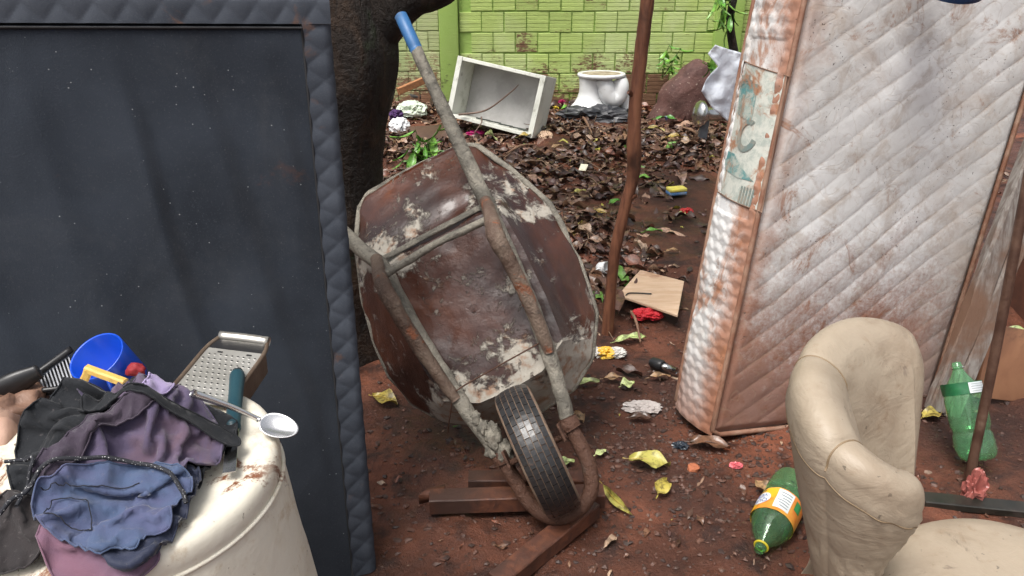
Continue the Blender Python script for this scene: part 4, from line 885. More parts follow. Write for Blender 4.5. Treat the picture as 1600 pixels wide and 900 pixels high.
    bv, bf = lathe([(R-.015, .286), (R-.006, .28), (R-.008, .10), (R-.014, .06), (R-.03, .05), (.001, .05)], 64); T.part('seat_base', (bv+np.array([.965, 1.0, -.004]), bf), VM)
    for a in (45, 135, 225, 315):
        x, y = .965+.22*math.cos(math.radians(a)), 1.0+.22*math.sin(math.radians(a)); lv, lf_ = lathe([(.001, -.02), (.016, -.02), (.022, .055), (.001, .055)], 12); T.part('leg', (lv+np.array([x, y, 0]), lf_), BLACK_PL)
armchair()

# ------------------------------------------------------------------ green drink bottles
def mat_pet(name, c):
    m = NM(name); m.b.inputs['IOR'].default_value = 1.33
    return m.done(c, .03, m.bump(m.noise(18, 2), .08, .01), 0, .5, Transmission_Weight=.95)
PET = mat_pet('green_pet_plastic', (.54, .95, .57)); PET2 = mat_pet('bright_green_pet_plastic', (.58, .96, .66))
def text_mesh(txt, size):
    cu = bpy.data.curves.new('lettering', 'FONT'); cu.body = txt; cu.size = size; cu.align_x = 'CENTER'; cu.align_y = 'CENTER'; cu.extrude = 0
    o = bpy.data.objects.new('lettering', cu); COL.objects.link(o); dg = bpy.context.evaluated_depsgraph_get(); me = bpy.data.meshes.new_from_object(o.evaluated_get(dg))
    V = np.array([v.co[:] for v in me.vertices]); F = [tuple(p.vertices) for p in me.polygons]; bpy.data.objects.remove(o); bpy.data.meshes.remove(me); return V, F
def bottle(base, tip, label, mat, roll, R=.054, Ln=.325, orange=True, ridged=False):
    T = Thing('bottle', label, 'bottle', base, 'green plastic drink bottles'); t = nrm(np.asarray(tip)-base); up0 = nrm(np.array([0, 0, 1.])-t*t[2]); s = np.cross(t, up0)
    ca, sa = math.cos(roll), math.sin(roll); e1 = up0*ca+s*sa; e2 = np.cross(t, e1)
    def put(V): return frame(V, base, e1, e2, t)
    pr = [(.001, .012), (.018, .004), (.034, .0), (.046, .006), (R-.002, .022), (R, .04), (R-.001, .085), (R-.006, .095), (R-.002, .107), (R, .115), (R, .20), (R-.001, .212), (R-.006, .232), (R-.018, .258), (R-.032, .28), (.0155, .298), (.0132, .303), (.0132, .308), (.0168, .309), (.0168, .312), (.0132, .3135), (.0132, .325), (.0122, .326), (.0118, .324)]
    P = np.array(pr); P[:, 1] *= Ln/.325; dn = np.r_[0, np.cumsum(np.linalg.norm(np.diff(P, axis=0), axis=1))]; q = np.linspace(0, dn[-1], 70); P2 = np.stack([np.interp(q, dn, P[:, k]) for k in range(2)], 1)
    V, F = lathe(P2, 40); ang = np.arctan2(V[:, 1], V[:, 0]); low = ss(.05, .0, V[:, 2]); rr = 1-.12*low*(np.cos(ang*5) > .3)+.035*fbm(V*22, 2)*ss(.30, .25, V[:, 2]); V[:, :2] *= rr[:, None]
    bo = T.part('shell', (put(V), F), mat); solid(bo, .0012, -1)
    rg, rf = tube([(.0175*math.cos(a), .0175*math.sin(a), .305*Ln/.325) for a in np.linspace(0, 2*math.pi, 28, endpoint=False)], .003, 8, closed=True); T.part('neck_ring', (put(rg), rf), plain('yellow_ring', (.62, .5, .03), rough=.4) if orange else mat)
    def wrap(a0, a1, z0, z1, off, n=20):
        a, z = np.meshgrid(np.linspace(a0, a1, n), np.linspace(z0, z1, 8), indexing='ij'); r_ = R+off+.0015*fbm(xyz(a*3, z*40), 2)
        return put(np.stack([r_*np.cos(a), r_*np.sin(a), z], -1).reshape(-1, 3)), grid_faces(n, 8)
    z0, z1 = .118, .205
    if orange:
        OR = plain('orange_label_film', (.75, .22, .03), (.80, .42, .05), sc=16, rough=.35, bump=.3, bsc=40); lb = T.part('label', wrap(-2.2, 2.3, z0, z1, .0012, 60), OR)
        WH = plain('white_label_print', (.80, .82, .80), (.7, .74, .74), sc=40, rough=.4, bump=0); BLU_ = plain('blue_label_print', (.02, .08, .36), rough=.4, bump=0); YL = plain('yellow_fruit_print', (.85, .5, .02), (.8, .35, .02), rough=.4, bump=0)
        def disc(ac, zc, ra, rz, off, mat_, name):
            Pd = [(ra*k*math.cos(b), rz*k*math.sin(b)) for k in (.001, .5, 1) for b in np.linspace(0, 2*math.pi, 24, endpoint=False)]
            Vd = np.array([((R+off)*math.cos(ac+p[0]/R), (R+off)*math.sin(ac+p[0]/R), zc+p[1]) for p in Pd]); T.part(name, (put(Vd), grid_faces(3, 24, cv=True)), mat_, sub_of=lb)
        disc(.95, .165, .026, .024, .0032, WH, 'name_field'); disc(.62, .146, .018, .022, .0026, YL, 'fruit_print'); disc(1.35, .19, .02, .02, .0026, YL, 'fruit_print')
        for txt, dz in (('QUE', .010), ('VER', -.010)):
            tv, tf = text_mesh(txt, .020); x, yy = tv[:, 0], tv[:, 1]+dz; av = .95+(x)/R; Vt = np.column_stack([(R+.0042)*np.cos(av), (R+.0042)*np.sin(av), .165+yy]); T.part('lettering', (put(Vt), tf), BLU_, False, sub_of=lb)
        T.part('info_field', wrap(-.45, .28, .124, .196, .0032, 14), WH, sub_of=lb)
        for k in range(6): T.part('text_line', wrap(-.36, .18-.08*(k % 3), .134+k*.010, .137+k*.010, .0044, 10), plain('grey_print', (.25, .3, .33), rough=.5, bump=0), sub_of=lb)
        T.part('green_field', wrap(-1.0, -.62, .13, .165, .0030, 10), plain('green_print', (.04, .28, .08), rough=.4, bump=0), sub_of=lb)
    else:
        lb = T.part('label', wrap(-2.6, 2.6, .20, .236, .0010, 60), plain('dark_green_label', (.01, .09, .035), (.02, .14, .05), sc=30, rough=.35, bump=.3)); WH = plain('white_label_box', (.72, .76, .76), (.6, .65, .66), sc=30, rough=.4)
        T.part('info_field', wrap(-.55, .38, .202, .234, .0026, 14), WH, sub_of=lb)
        for k in range(4): T.part('text_line', wrap(-.46, .30, .207+k*.007, .2085+k*.007, .0036, 8), plain('grey_print', (.3, .33, .35), rough=.5, bump=0), sub_of=lb)
b0 = on_ground(1236, 772, .056); t0 = on_ground(1176, 888, .024); d_ = nrm(t0-b0)
bottle(b0, t0, 'green plastic bottle with an orange label lying in front of the armchair', PET, math.radians(-8), R=.058, Ln=.31)
b1 = on_ground(1522, 742, .054); t1 = at_y(1509, 632, 1.98); bottle(b1, t1, 'bright green plastic bottle with a white label behind the metal rod', PET2, math.radians(10), R=.056, Ln=.30, orange=False)

# ------------------------------------------------------------------ right edge: beam, rod and rubbish
GREYW = mat_wood('weathered_grey_timber', (.25, .23, .21), (.13, .105, .09), 7, .7, (9, 9, .6), dirt=(.15, .085, .055), damt=(.47, .64))
a_ = on_ground(1471, 648, -.02); b_ = at_y(1655, 180, 2.42); t_ = nrm(b_-a_)
T = Thing('timber_beam', 'split grey weathered timber beam leaning against the stained mattress edge', 'beam', a_)
s_ = nrm(np.cross(t_, [0, 1, 0])); T.part('plank', beam(a_-s_*.026, b_+t_*.4-s_*.026, .05, .045, (0, 1, 0), .004, 22, .004, 4), GREYW, False); T.part('plank', beam(a_+s_*.03+t_*.03, b_+t_*.3+s_*.045, .062, .04, (0, 1, .1), .004, 22, .005, 5), GREYW, False)
RUST = plain('brown_rusty_pipe', (.075, .038, .026), (.14, .08, .055), sc=14, rough=.42, metal=.4, bump=.5, bsc=60, bd=.004, dirt=(.2, .13, .09), damt=(.58, .7))
a_ = on_ground(1512, 764, -.02); b_ = at_y(1612, 250, 1.98); single('metal_rod', tube([a_, (a_+b_)/2+np.array([.004, 0, 0]), b_, b_+(b_-a_)*.45], .0135, 14, 30), RUST, 'brown rusty metal rod standing slanted in the mud beside the armchair', 'rod')
def crumple(name, c, size, mat, label, catn, seed=0, amp=.5, fr=1.6, sub=4, group=None):
    V, F = lump(size, amp, fr, sub, seed, True); V[:, 2] = np.maximum(V[:, 2], -size[2]*.5); return single(name, (V+np.asarray(c)+np.array([0, 0, size[2]*.4]), F), mat, label, catn, group, smooth=False)
crumple('plastic_scrap', on_ground(1516, 785, .01), (.026, .022, .06), plain('pinkish_plastic', (.35, .12, .10), (.26, .07, .06), rough=.3, bump=.3), 'pinkish crumpled plastic wrapped round the foot of the metal rod', 'plastic scrap', 3)
DKG = plain('dark_green_painted_wood', (.014, .014, .011), (.03, .026, .02), sc=10, rough=.4, dirt=(.05, .035, .03), damt=(.5, .65)); single('dark_plank', beam(on_ground(1440, 782, .004), on_ground(1660, 806, .008), .05, .024, n=10, wob=.003), DKG, 'dark green wet plank on the mud behind the armchair seat', 'plank', smooth=False)
CARD = plain('brown_hardboard', (.26, .125, .065), (.19, .085, .045), sc=5, rough=.6, dirt=(.1, .05, .03), damt=(.5, .65)); p0 = on_ground(1548, 600, 0); V, F = box((.42, .016, .26), .003); V = rot(V, (1, 0, 0), -.35); V = rot(V, (0, 0, 1), .25); V = rot(V, (0, 1, 0), .28)
single('hardboard_panel', (V+on_ground(1590, 610, .10), F), CARD, 'brown hardboard panel propped behind the metal rod at the right edge', 'panel')
HB = plain('dark_red_hollow_block', (.16, .06, .035), (.1, .04, .025), sc=12, rough=.8, bump=.6); T = Thing('brick_stack', 'dark red clay block standing by the timber beam at the right edge', 'block', on_ground(1640, 500)); c = on_ground(1640, 500)+np.array([.04, .05, .16]); T.part('body', (box((.30, .16, .36), .006)[0]+c, box((.30, .16, .36), .006)[1]), HB, False)
for k in range(6): T.part('ridge', (box((.29, .012, .030), .003)[0]+c+np.array([0, -.084, -.145+k*.058]), box((.29, .012, .03), .003)[1]), HB, False)
V, F = lathe([(.001, .02), (.05, .018), (.075, .01), (.08, 0), (.08, -.05), (.076, -.05), (.074, -.004), (.001, .012)], 40); V = rot(V, (1, 0, 0), .35); single('plastic_lid', (V+at_y(1492, -44, 2.19)+np.array([0, -.02, .0]), F), plain('blue_lid_plastic', (.02, .10, .33), rough=.35), 'small blue plastic lid hung against the upper part of the stained mattress', 'lid')  # shallow blue plastic lid at the top of the stained mattress
# ------------------------------------------------------------------ back of the yard
def drawer():
    BLc, BRc = at_y(697, 181, 6.08), at_y(831, 216, 5.78); ex = nrm(BRc-BLc); wd = np.linalg.norm(BRc-BLc); up0 = at_y(712, 84, 6.16)-BLc; up = nrm(up0-ex*np.dot(up0, ex)); hh = np.linalg.norm(up0)*.98; bk = nrm(np.cross(up, ex)); bk = bk if bk[1] > 0 else -bk; dp = .26; th = .028
    m = NM('greyish_white_laminate'); n = m.noise(5, 7, .7, .5); col = m.mix(m.step(n, .45, .68), (.66, .67, .60), (.48, .49, .42)); col = m.mix(m.math('MULTIPLY', m.step(m.noise(14, 7, .7, .5, off=3.), .56, .68), .5), col, (.2, .19, .13)); WHm = m.done(col, .5, m.bump(n, .2, .004))
    m = NM('grey_panel_inside'); n = m.noise(4, 7, .7, .4); GRm = m.done(m.mix(m.step(n, .4, .65), (.44, .43, .42), (.33, .32, .31)), .6, None)
    T = Thing('drawer', 'greyish white wooden drawer box tipped on its side in the leaf litter', 'drawer', BLc)
    def slab(a0, a1, b0, b1, c0, c1, mat, name, bev=.003):
        V, F = box((a1-a0, b1-b0, c1-c0), bev); V = V+np.array([(a0+a1)/2, (b0+b1)/2, (c0+c1)/2]); return T.part(name, (frame(V, BLc, ex, bk, up), F), mat, False)
    slab(0, th*1.5, 0, dp, 0, hh, WHm, 'side_board'); slab(wd-th*1.5, wd, 0, dp, 0, hh, WHm, 'side_board'); slab(th*1.5+.001, wd-th*1.5-.001, .004, dp, hh-th, hh-.001, WHm, 'top_board'); slab(th*1.5+.001, wd-th*1.5-.001, .004, dp, .001, th, WHm, 'bottom_board')
    slab(th*1.5+.002, wd-th*1.5-.002, dp-.014, dp-.002, th+.001, hh-th-.001, GRm, 'back_panel')
    G = frame(np.array([[.12, -.03, .035], [.32, .02, .12], [.50, .0, .30], [.56, -.04, .36]]), BLc, ex, bk, up)
    TWG = plain('wet_twig', (.10, .06, .04), (.16, .10, .07), rough=.5)
    single('stick', tube(G, [.008, .007, .005, .003], 8, 20), TWG, 'thin bent stick poking out of the drawer box', 'stick')
    G = frame(np.array([[.30, .0, .06], [.33, -.05, .02], [.32, -.12, -.06]]), BLc, ex, bk, up); single('stick', tube(G, [.006, .005, .004], 8, 12), TWG, 'short twig hanging over the lower edge of the drawer box', 'stick')
    for i, k in enumerate((.22, .30, .40, .50, .55)):
        a = BLc+ex*k*wd/.68+bk*(.04+.02*(i % 2))+up*(th+.012); single('metal_strip', beam(a, a+ex*.09+bk*.07, .014, .01, n=3, wob=.001), plain('dark_green_grey_strip', (.05, .06, .05), (.1, .11, .1), rough=.5), ['leftmost dark strip on the floor of the drawer box', 'second dark strip from the left in the drawer box', 'middle one of five dark strips in the drawer box', 'fourth dark strip from the left in the drawer box', 'rightmost dark strip on the floor of the drawer box'][i], 'strip', 'strips in the drawer', False)
drawer()
def toilet():
    O = at_y(940, 113, 6.7); O[2] -= 0; zt = O[2]; CR = plain('white_ceramic', (.76, .77, .77), (.68, .69, .68), rough=.16, bump=.05, dirt=(.38, .36, .30), damt=(.58, .72)); zg = .02
    T = Thing('toilet', 'upturned white ceramic toilet against the green brick wall', 'toilet', (O[0], O[1], zg)); x, y = O[0], O[1]
    el = lambda rx, ry, z, dx=0: [(x+dx+rx*math.cos(a), y+ry*math.sin(a), z) for a in np.linspace(0, 2*math.pi, 48, endpoint=False)]
    rings = [el(.165, .115, zt-.008), el(.19, .135, zt-.004), el(.202, .145, zt-.006), el(.206, .15, zt-.018), el(.202, .146, zt-.034), el(.185, .13, zt-.04), el(.14, .10, zt-.042)]
    T.part('foot_flange', (np.array(rings).reshape(-1, 3), grid_faces(7, 48, cv=True)), CR); T.part('flange_floor', (np.array([(x, y, zt-.012)]+el(.166, .116, zt-.0085)), [(0, i+1, (i+1) % 48+1) for i in range(48)]), plain('dirty_cement', (.36, .31, .22), (.2, .16, .1), sc=20, rough=.8))
    prof = [(.098, 0), (.094, -.03), (.090, -.09), (.094, -.15), (.115, -.21), (.15, -.26), (.18, -.31), (.19, zg-zt)]; rr = []
    for r_, dz in spline(prof, 26): rr.append([(x-.095+r_*math.cos(a)*(1.0), y+r_*1.02*math.sin(a), zt-.036+dz*.92) for a in np.linspace(0, 2*math.pi, 36, endpoint=False)])
    T.part('pedestal', (np.array(rr).reshape(-1, 3), grid_faces(26, 36, cv=True)), CR)
    T.part('trap', tube([(x-.02, y-.03, zt-.06), (x+.03, y-.05, zt-.10), (x+.055, y-.05, zt-.17), (x+.10, y-.05, zt-.215), (x+.15, y-.045, zt-.185), (x+.165, y-.04, zt-.11), (x+.15, y-.03, zt-.05)], [.06, .075, .078, .075, .072, .07, .06], 20, 50), CR)
    V, F = cat(tube([(x+.165, y, zt-.03), (x+.19, y, zt-.14), (x+.215, y, zt-.25), (x+.24, y, zg)], [.045, .045, .05, .06], 16, 24)); T.part('side_support', (V, F), CR)
toilet()
SACK = plain('reddish_brown_sack', (.115, .052, .042), (.075, .034, .028), sc=6, rough=.75, bump=.7, bsc=40, bd=.01, speck=(.3, .22, .18)); V, F = lump((.20, .15, .40), .10, 1.6, 5, 14); V = V*(1+.35*(-V[:, 2:]/.40))*np.array([1, 1, 1]); V[:, 2] = V[:, 2].clip(-.36, .9); V = rot(V, (0, 1, 0), .52); V[:, 0] += .015*np.sin(V[:, 2]*22+V[:, 0]*9)
p = at_y(1078, 142, 6.5); single('sack', (V+p, F), SACK, 'reddish brown filled sack slumped against the brick wall', 'sack')
m = NM('white_plastic_film'); WFILM = m.done(m.mix(m.step(m.noise(5, 4), .4, .6), (.74, .78, .84), (.62, .66, .73)), .35, m.bump(m.noise(16, 4, .6, .6), .5, .02))
poly = [(1118, 70), (1140, 78), (1165, 85), (1150, 200), (1112, 168), (1093, 140), (1102, 122), (1122, 104), (1106, 84)]; P = np.array([at_y(a, b, 5.3) for a, b in poly]); V2, D, F = fill2d(P[:, [0, 2]], .014); V = np.column_stack([V2[:, 0], 5.3+.05*fbm(xyz(V2[:, 0]*5, V2[:, 1]*5, 3), 3)+.5*(V2[:, 0]-P[:, 0].mean()), V2[:, 1]])
solid(single('plastic_sheet', (V, F), WFILM, 'white plastic sheet hanging behind the stained mattress', 'plastic sheet'), .002)
def chrome_fitting():
    c = at_y(1092, 178, 5.7); e = c+np.array([.26, .05, -.02]); T = Thing('metal_fitting', 'round chrome pipe fitting on a grey stand behind the stained mattress', 'fitting', (c[0]+.08, c[1], 0)); d = nrm(e-c); V, F = lathe([(.001, -.04), (.04, -.036), (.08, -.02), (.098, .0), (.096, .025), (.07, .045), (.052, .065), (.046, .10), (.046, .26), (.001, .26)], 36); T.part('flanged_pipe', (along(V, c, e), F), CHROME)
    g = at_y(1102, 226, 4.7); T.part('stand', beam([c[0]+.055, c[1]+.02, c[2]-.03], [c[0]+.045, c[1]+.02, 0.], .06, .05, up=(0, 1, 0), n=6), plain('grey_plastic_stand', (.16, .17, .19), (.1, .11, .12), rough=.4), False)
chrome_fitting()
def flower(px, py, col, label, r_=.035, n=9, name='artificial_flower'):
    c = on_ground(px, py, .05); T = Thing(name, label, 'flower', c-np.array([0, 0, .05])); pm = plain('petal_cloth_'+str(px), col, tuple(k*.7 for k in col), rough=.7, bump=.2); rg = random.Random(px)
    for k in range(n*2):
        a = k*2.4; t = rg.uniform(.2, 1.2); V, F = leaf_vf(r_*1.3, r_*.9, .25, .5); V = rot(V, (0, 1, 0), -t); V = rot(V, (0, 0, 1), a); T.part('petal', (V+c, F), pm)
    T.part('stem', tube([c, c-np.array([.01, 0, .06])], .003, 6), LEAF_G)
def leaf_vf(L, Wd, curl=.2, bend=.2, nl=7, nw=5, wav=.0, seed=0, tip=1.0):
    V = []
    for i in range(nl):
        t = i/(nl-1); wd = Wd*.5*max(.02, math.sin(math.pi*t**.85)**.8) if 0 < i < nl-1 else Wd*.012
        for j in range(nw):
            s = (j/(nw-1)*2-1); V.append((L*t, wd*s, L*bend*math.sin(math.pi*t)*.5+Wd*curl*s*s+wav*Wd*math.sin(9*t+seed)*s*abs(s)+ .02*Wd*abs(s)))
    return np.array(V), grid_faces(nl, nw)
flower(878, 172, (.75, .06, .25), 'pink artificial flower beside the drawer box')
flower(868, 178, (.65, .5, .04), 'yellow artificial flower beside the pink one', .028, 6)
flower(893, 172, (.45, .42, .75), 'pale lilac artificial flower in front of the toilet', .026, 6)
flower(1040, 198, (.38, .36, .62), 'pale violet artificial flower below the sack', .03, 7)
BAGM = plain('shiny_black_bag', (.02, .022, .026), (.045, .045, .05), rough=.38, bump=.3, bsc=14, bd=.02); crumple('rubbish_bag', on_ground(930, 190, .0), (.28, .13, .085), BAGM, 'shiny black rubbish bag in front of the toilet', 'rubbish bag', 5, .35, 1.6)
crumple('rag_bundle', on_ground(905, 180, .02), (.10, .08, .10), plain('brown_rag', (.08, .05, .04), (.05, .03, .025), rough=.6, bump=.5), 'dark brown rag bundle beside the black bag', 'rag', 6, .35, 1.8)
# left gap between trunk and barrow handle
V, F = lump((.5, .25, .14), .25, 1.6, 4, 31); single('tarpaulin', (V+on_ground(640, 150, .05), F), plain('dark_grey_tarpaulin', (.055, .05, .048), (.09, .085, .08), rough=.5, bump=.6, bsc=12, bd=.02), 'dark grey tarpaulin heap at the foot of the faded wall', 'tarpaulin')
single('wood_lath', beam(at_y(622, 143, 5.7), at_y(668, 123, 5.85), .03, .05, n=6), mat_wood('orange_lath', (.42, .19, .08), (.3, .13, .06)), 'short orange brown lath on the rubbish behind the trunk', 'lath', smooth=False)
crumple('plastic_tub', on_ground(655, 158, .04), (.05, .035, .03), plain('sky_blue_plastic', (.02, .32, .70), (.015, .25, .55), rough=.3), 'small sky blue crushed plastic tub behind the barrow handle', 'tub', 7, .2)
crumple('plastic_scrap', on_ground(642, 150, .04), (.045, .04, .03), plain('yellow_green_plastic', (.5, .5, .06), rough=.4), 'yellow green plastic scrap beside the blue tub', 'plastic scrap', 8)
crumple('plastic_bag', on_ground(645, 185, .05), (.11, .09, .07), plain('pale_green_white_film', (.60, .68, .56), (.5, .56, .45), sc=12, rough=.3, bump=.5, bsc=20, bd=.02), 'pale crumpled plastic bag beside the small green plant', 'plastic bag', 9, .3, 2.2)
crumple('plastic_bag', on_ground(625, 210, .04), (.07, .08, .06), WHITE_PL, 'white crumpled plastic bag close to the trunk', 'plastic bag', 10, .3, 2.2)
crumple('cloth_scrap', on_ground(620, 188, .03), (.05, .05, .04), plain('dark_violet_cloth', (.06, .02, .10), rough=.8), 'dark violet cloth scrap near the trunk', 'cloth')
V, F = box((.34, .26, .012), .004); V = rot(V, (1, 0, 0), .25); V = rot(V, (0, 0, 1), .3); single('hardboard_panel', (V+on_ground(678, 218, .05), F), plain('wet_brown_board', (.10, .055, .04), (.07, .038, .03), rough=.4), 'wet dark brown board lying left of the drawer box', 'panel')
V, F = box((.13, .004, .16), .001); V = rot(V, (0, 0, 1), .5); V = rot(V, (1, 0, 0), -.3); single('card', (V+on_ground(688, 140, .07), F), plain('pale_green_card', (.5, .58, .46), rough=.5), 'pale green card standing behind the barrow handle', 'card')
crumple('wrapper', on_ground(742, 215, .02), (.06, .04, .02), plain('magenta_wrapper', (.45, .02, .15), rough=.35), 'magenta wrapper below the drawer box', 'wrapper', 4)
crumple('crumpled_paper', on_ground(852, 222, .02), (.05, .07, .04), plain('beige_paper', (.50, .36, .25), (.4, .26, .17), rough=.7, bump=.5), 'beige crumpled paper at the lower corner of the drawer box', 'paper', 12, .35)
# ------------------------------------------------------------------ living plants
def plant(name, label, base, tips, leafL, leafW, mat, n_per, seed, stem_r=.004, droop=.3):
    rg = random.Random(seed); T = Thing(name, label, 'plant', base); SM = plain('green_stem_'+str(seed), (.10, .16, .04), rough=.5); ml = [make_mesh('leaf', *leaf_vf(leafL, leafW, .15, -.25, wav=.05, seed=k), mat) for k in range(3)]
    for tp in tips:
        P = spline([base, (np.asarray(base)+tp)/2+np.array([rg.uniform(-.02, .02), 0, .02]), tp], 14); T.part('stem', tube(P, np.linspace(stem_r, stem_r*.5, 14), 6), SM)
        for k in range(n_per):
            i = int(13*(.35+.65*(k+1)/n_per)); o = link('leaf', ml[rg.randrange(3)], T.o, P[i]-T.loc); s_ = rg.uniform(.7, 1.15); o.scale = (s_,)*3; o.rotation_euler = (rg.uniform(-.3, .3), rg.uniform(-.5, .8)+droop, k*2.4+rg.uniform(-.4, .4))
b = on_ground(655, 262); plant('seedling', 'broad leaved green plant growing between the trunk and the barrow', b, [at_y(690, 196, b[1]+.1), at_y(650, 205, b[1]), at_y(640, 232, b[1]-.1)], .17, .06, LEAF_G, 5, 1)
b = on_ground(662, 262); plant('seedling', 'narrow leaved green plant close behind the barrow rim', b, [at_y(660, 215, b[1]), at_y(668, 225, b[1]+.05), at_y(632, 250, b[1]-.1)], .15, .03, LEAF_G, 5, 2)
b = np.array([1.36, WY-.08, .28]); plant('wall_sprig', 'small leafy sprig growing out of the brick wall', b, [at_y(1045, 72, WY-.25), at_y(1062, 78, WY-.3), at_y(1036, 90, WY-.28), at_y(1052, 100, WY-.32)], .11, .04, LEAF_G, 6, 3)
b = at_y(1146, 5, 6.0); plant('hanging_branch', 'hanging green leaves beside the upper edge of the stained mattress', b, [at_y(1126, 20, 5.9), at_y(1120, -8, 5.9), at_y(1136, 45, 5.95)], .16, .045, LEAF_G, 6, 4, .006, .8)
single('sapling', tube([at_y(1148, 90, 6.), at_y(1141, 30, 6.), at_y(1152, -40, 6.), at_y(1150, -160, 6.05)]+[], [.035, .03, .028, .02], 12, 30), BARK, 'thin dark stem rising behind the stained mattress', 'tree')
b = on_ground(1110, 95+110, .0); plant('weed', 'green weed beside the sack and the white sheet', at_y(1112, 130, 5.9), [at_y(1105, 98, 5.9), at_y(1112, 92, 5.85)], .12, .05, LEAF_G, 4, 5)
# ------------------------------------------------------------------ forked pole
POLE = mat_wood('wet_reddish_pole', (.20, .085, .048), (.11, .045, .028), 8, .38, (5, 5, .7), dirt=(.035, .018, .013))
pb = on_ground(950, 520, -.04); yb = pb[1]; P = [pb, at_y(953, 470, yb), at_y(960, 400, yb), at_y(974, 335, yb), at_y(989, 275, yb), at_y(990, 232, yb), at_y(992, 165, yb), at_y(1002, 80, yb), at_y(1012, 0, yb), at_y(1024, -120, yb), at_y(1030, -260, yb+.05)]
R = np.array([.027, .024, .022, .022, .024, .028, .024, .0225, .0235, .022, .018]); V, F = tube(P, R, 20, 90); Q = spline(np.hstack([np.array(P), R[:, None]]), 90); Cc = np.repeat(Q[:, :3], 20, 0); V = Cc+(V-Cc)*(1+.10*fbm(V*np.array([18, 18, 5]), 3)+.05*fbm(V*60, 2))[:, None]
T = Thing('pole', 'rough wet branch pole planted in the mud between the barrow and the stained mattress', 'pole', pb); T.part('shaft', (V, F), POLE)
for q, (a, b) in enumerate(((.34, (.035, -.01, .02)), (.62, (-.03, -.02, .02)))):
    c = Q[int(a*89), :3]; T.part('knot', tube([c, c+np.array(b)], [.016, .007], 10), POLE)
# ------------------------------------------------------------------ small rubbish on the mud
poly = [(965, 468), (1000, 430), (1068, 447), (1058, 499)]; P = np.array([at_z(a, b, .03)[:2] for a, b in poly]); c = P.mean(0); V, F = prism(P-c, .008); V = rot(V, (1, 0, 0), .02); single('plywood_board', (V+np.array([c[0], c[1], .045]), F), mat_wood('pale_plywood', (.55, .40, .28), (.46, .31, .2), 5, .6, (1, 6, 1), dirt=(.30, .15, .09), damt=(.55, .68)), 'pale plywood board lying on the mud behind the pole', 'board', smooth=False)
single('wire_hook', tube([at_z(978, 461, .058), at_z(983, 458, .058), at_z(1000, 458, .058), at_z(1018, 459, .058)], .003, 6, 12), BLACK_PL, 'thin black bent wire lying on the plywood board', 'wire')
T = Thing('cup', 'small white ceramic cup lying on its side by the pole', 'cup', on_ground(938, 440)); c = on_ground(934, 432, .045); V, F = lathe([(.001, 0), (.02, 0), (.026, .01), (.028, .05), (.026, .05), (.022, .012), (.001, .008)], 28); T.part('body', (along(V, c, c+np.array([.6, -.5, .25])), F), WHITE_PL); hc = c+np.array([.0, -.03, -.004]); T.part('handle', tube([hc+np.array([.014*math.cos(a), -.004, .014*math.sin(a)]) for a in np.linspace(0, 2*math.pi, 20, endpoint=False)], .004, 6, closed=True), WHITE_PL)
crumple('red_cloth', on_ground(1010, 499, .012), (.055, .03, .022), plain('bright_red_cloth', (.55, .02, .03), (.38, .01, .02), rough=.7, bump=.5), 'crumpled bright red cloth in front of the plywood board', 'cloth', 13, .45, 2.2)
T = Thing('snack_wrapper', 'crumpled clear and yellow snack wrapper by the barrow rim', 'wrapper', on_ground(945, 556)); c = on_ground(945, 556, .012); V, F = lump((.035, .028, .018), .4, 2., 4, 15, True); T.part('yellow_film', (V+c, F), plain('yellow_orange_film', (.75, .42, .03), (.7, .5, .1), rough=.25, bump=.3), False)
for dx, sd in ((-.04, 16), (.045, 17)): V, F = lump((.03, .024, .014), .45, 2.2, 4, sd, True); T.part('clear_film', (V+c+np.array([dx, .005, 0]), F), plain('milky_film_'+str(sd), (.6, .58, .54), (.45, .43, .4), rough=.2, bump=.3), False)
T = Thing('tap_handle', 'black capped chrome tap end lying beside the mattress corner', 'tap', on_ground(1028, 585)); a, b = on_ground(1016, 576, .03), on_ground(1056, 592, .035); V, F = tube([a, a+(b-a)*.08, a+(b-a)*.45, a+(b-a)*.5], [.014, .022, .022, .018], 18); T.part('black_cap', (V, F), BLACK_PL); T.part('chrome_tube', tube([a+(b-a)*.48, b], .012, 14), CHROME)
T = Thing('sponge', 'yellow and blue kitchen sponge on the mud beside the pole', 'sponge', on_ground(1056, 310)); c = on_ground(1056, 309, .035); V, F = box((.115, .07, .022), .006); V = rot(V, (0, 0, 1), .25); T.part('yellow_layer', (V+c+np.array([0, 0, .022]), F), plain('yellow_foam', (.68, .58, .10), (.55, .5, .12), sc=20, rough=.9, bump=.5)); V, F = box((.115, .07, .02), .005); V = rot(V, (0, 0, 1), .25); T.part('blue_layer', (V+c, F), plain('blue_scourer', (.04, .14, .33), (.25, .3, .35), sc=20, rough=.9, bump=.5))
V, F = box((.05, .085, .004), .001); V = rot(V, (1, 0, 0), .25); V = rot(V, (0, 0, 1), -.3); single('paper_card', (V+on_ground(911, 274, .055), F), plain('cream_card', (.78, .74, .58), (.6, .56, .4), rough=.6), 'small cream card on the leaf litter above the pole foot', 'card')
CL = plain('brick_chip_clay', (.38, .12, .05), (.28, .09, .045), rough=.8, bump=.6)
for i, (px, py, s_, lb) in enumerate([(1083, 735, .018, 'small orange brick chip on the mud below the mattress corner'), (1135, 702, .012, 'tiny orange brick chip near the mattress corner')]):
    V, F = lump((s_*1.2, s_, s_*.8), .3, 1.5, 2, i+40); single('brick_chip', (V+on_ground(px, py, s_*.4), F), CL, lb, 'brick chip', smooth=False)
crumple('pink_scrap', on_ground(1150, 730, .004), (.016, .010, .008), plain('pink_plastic', (.60, .12, .14), rough=.4), 'small pink plastic scrap on the mud near the mattress corner', 'plastic scrap', 18)
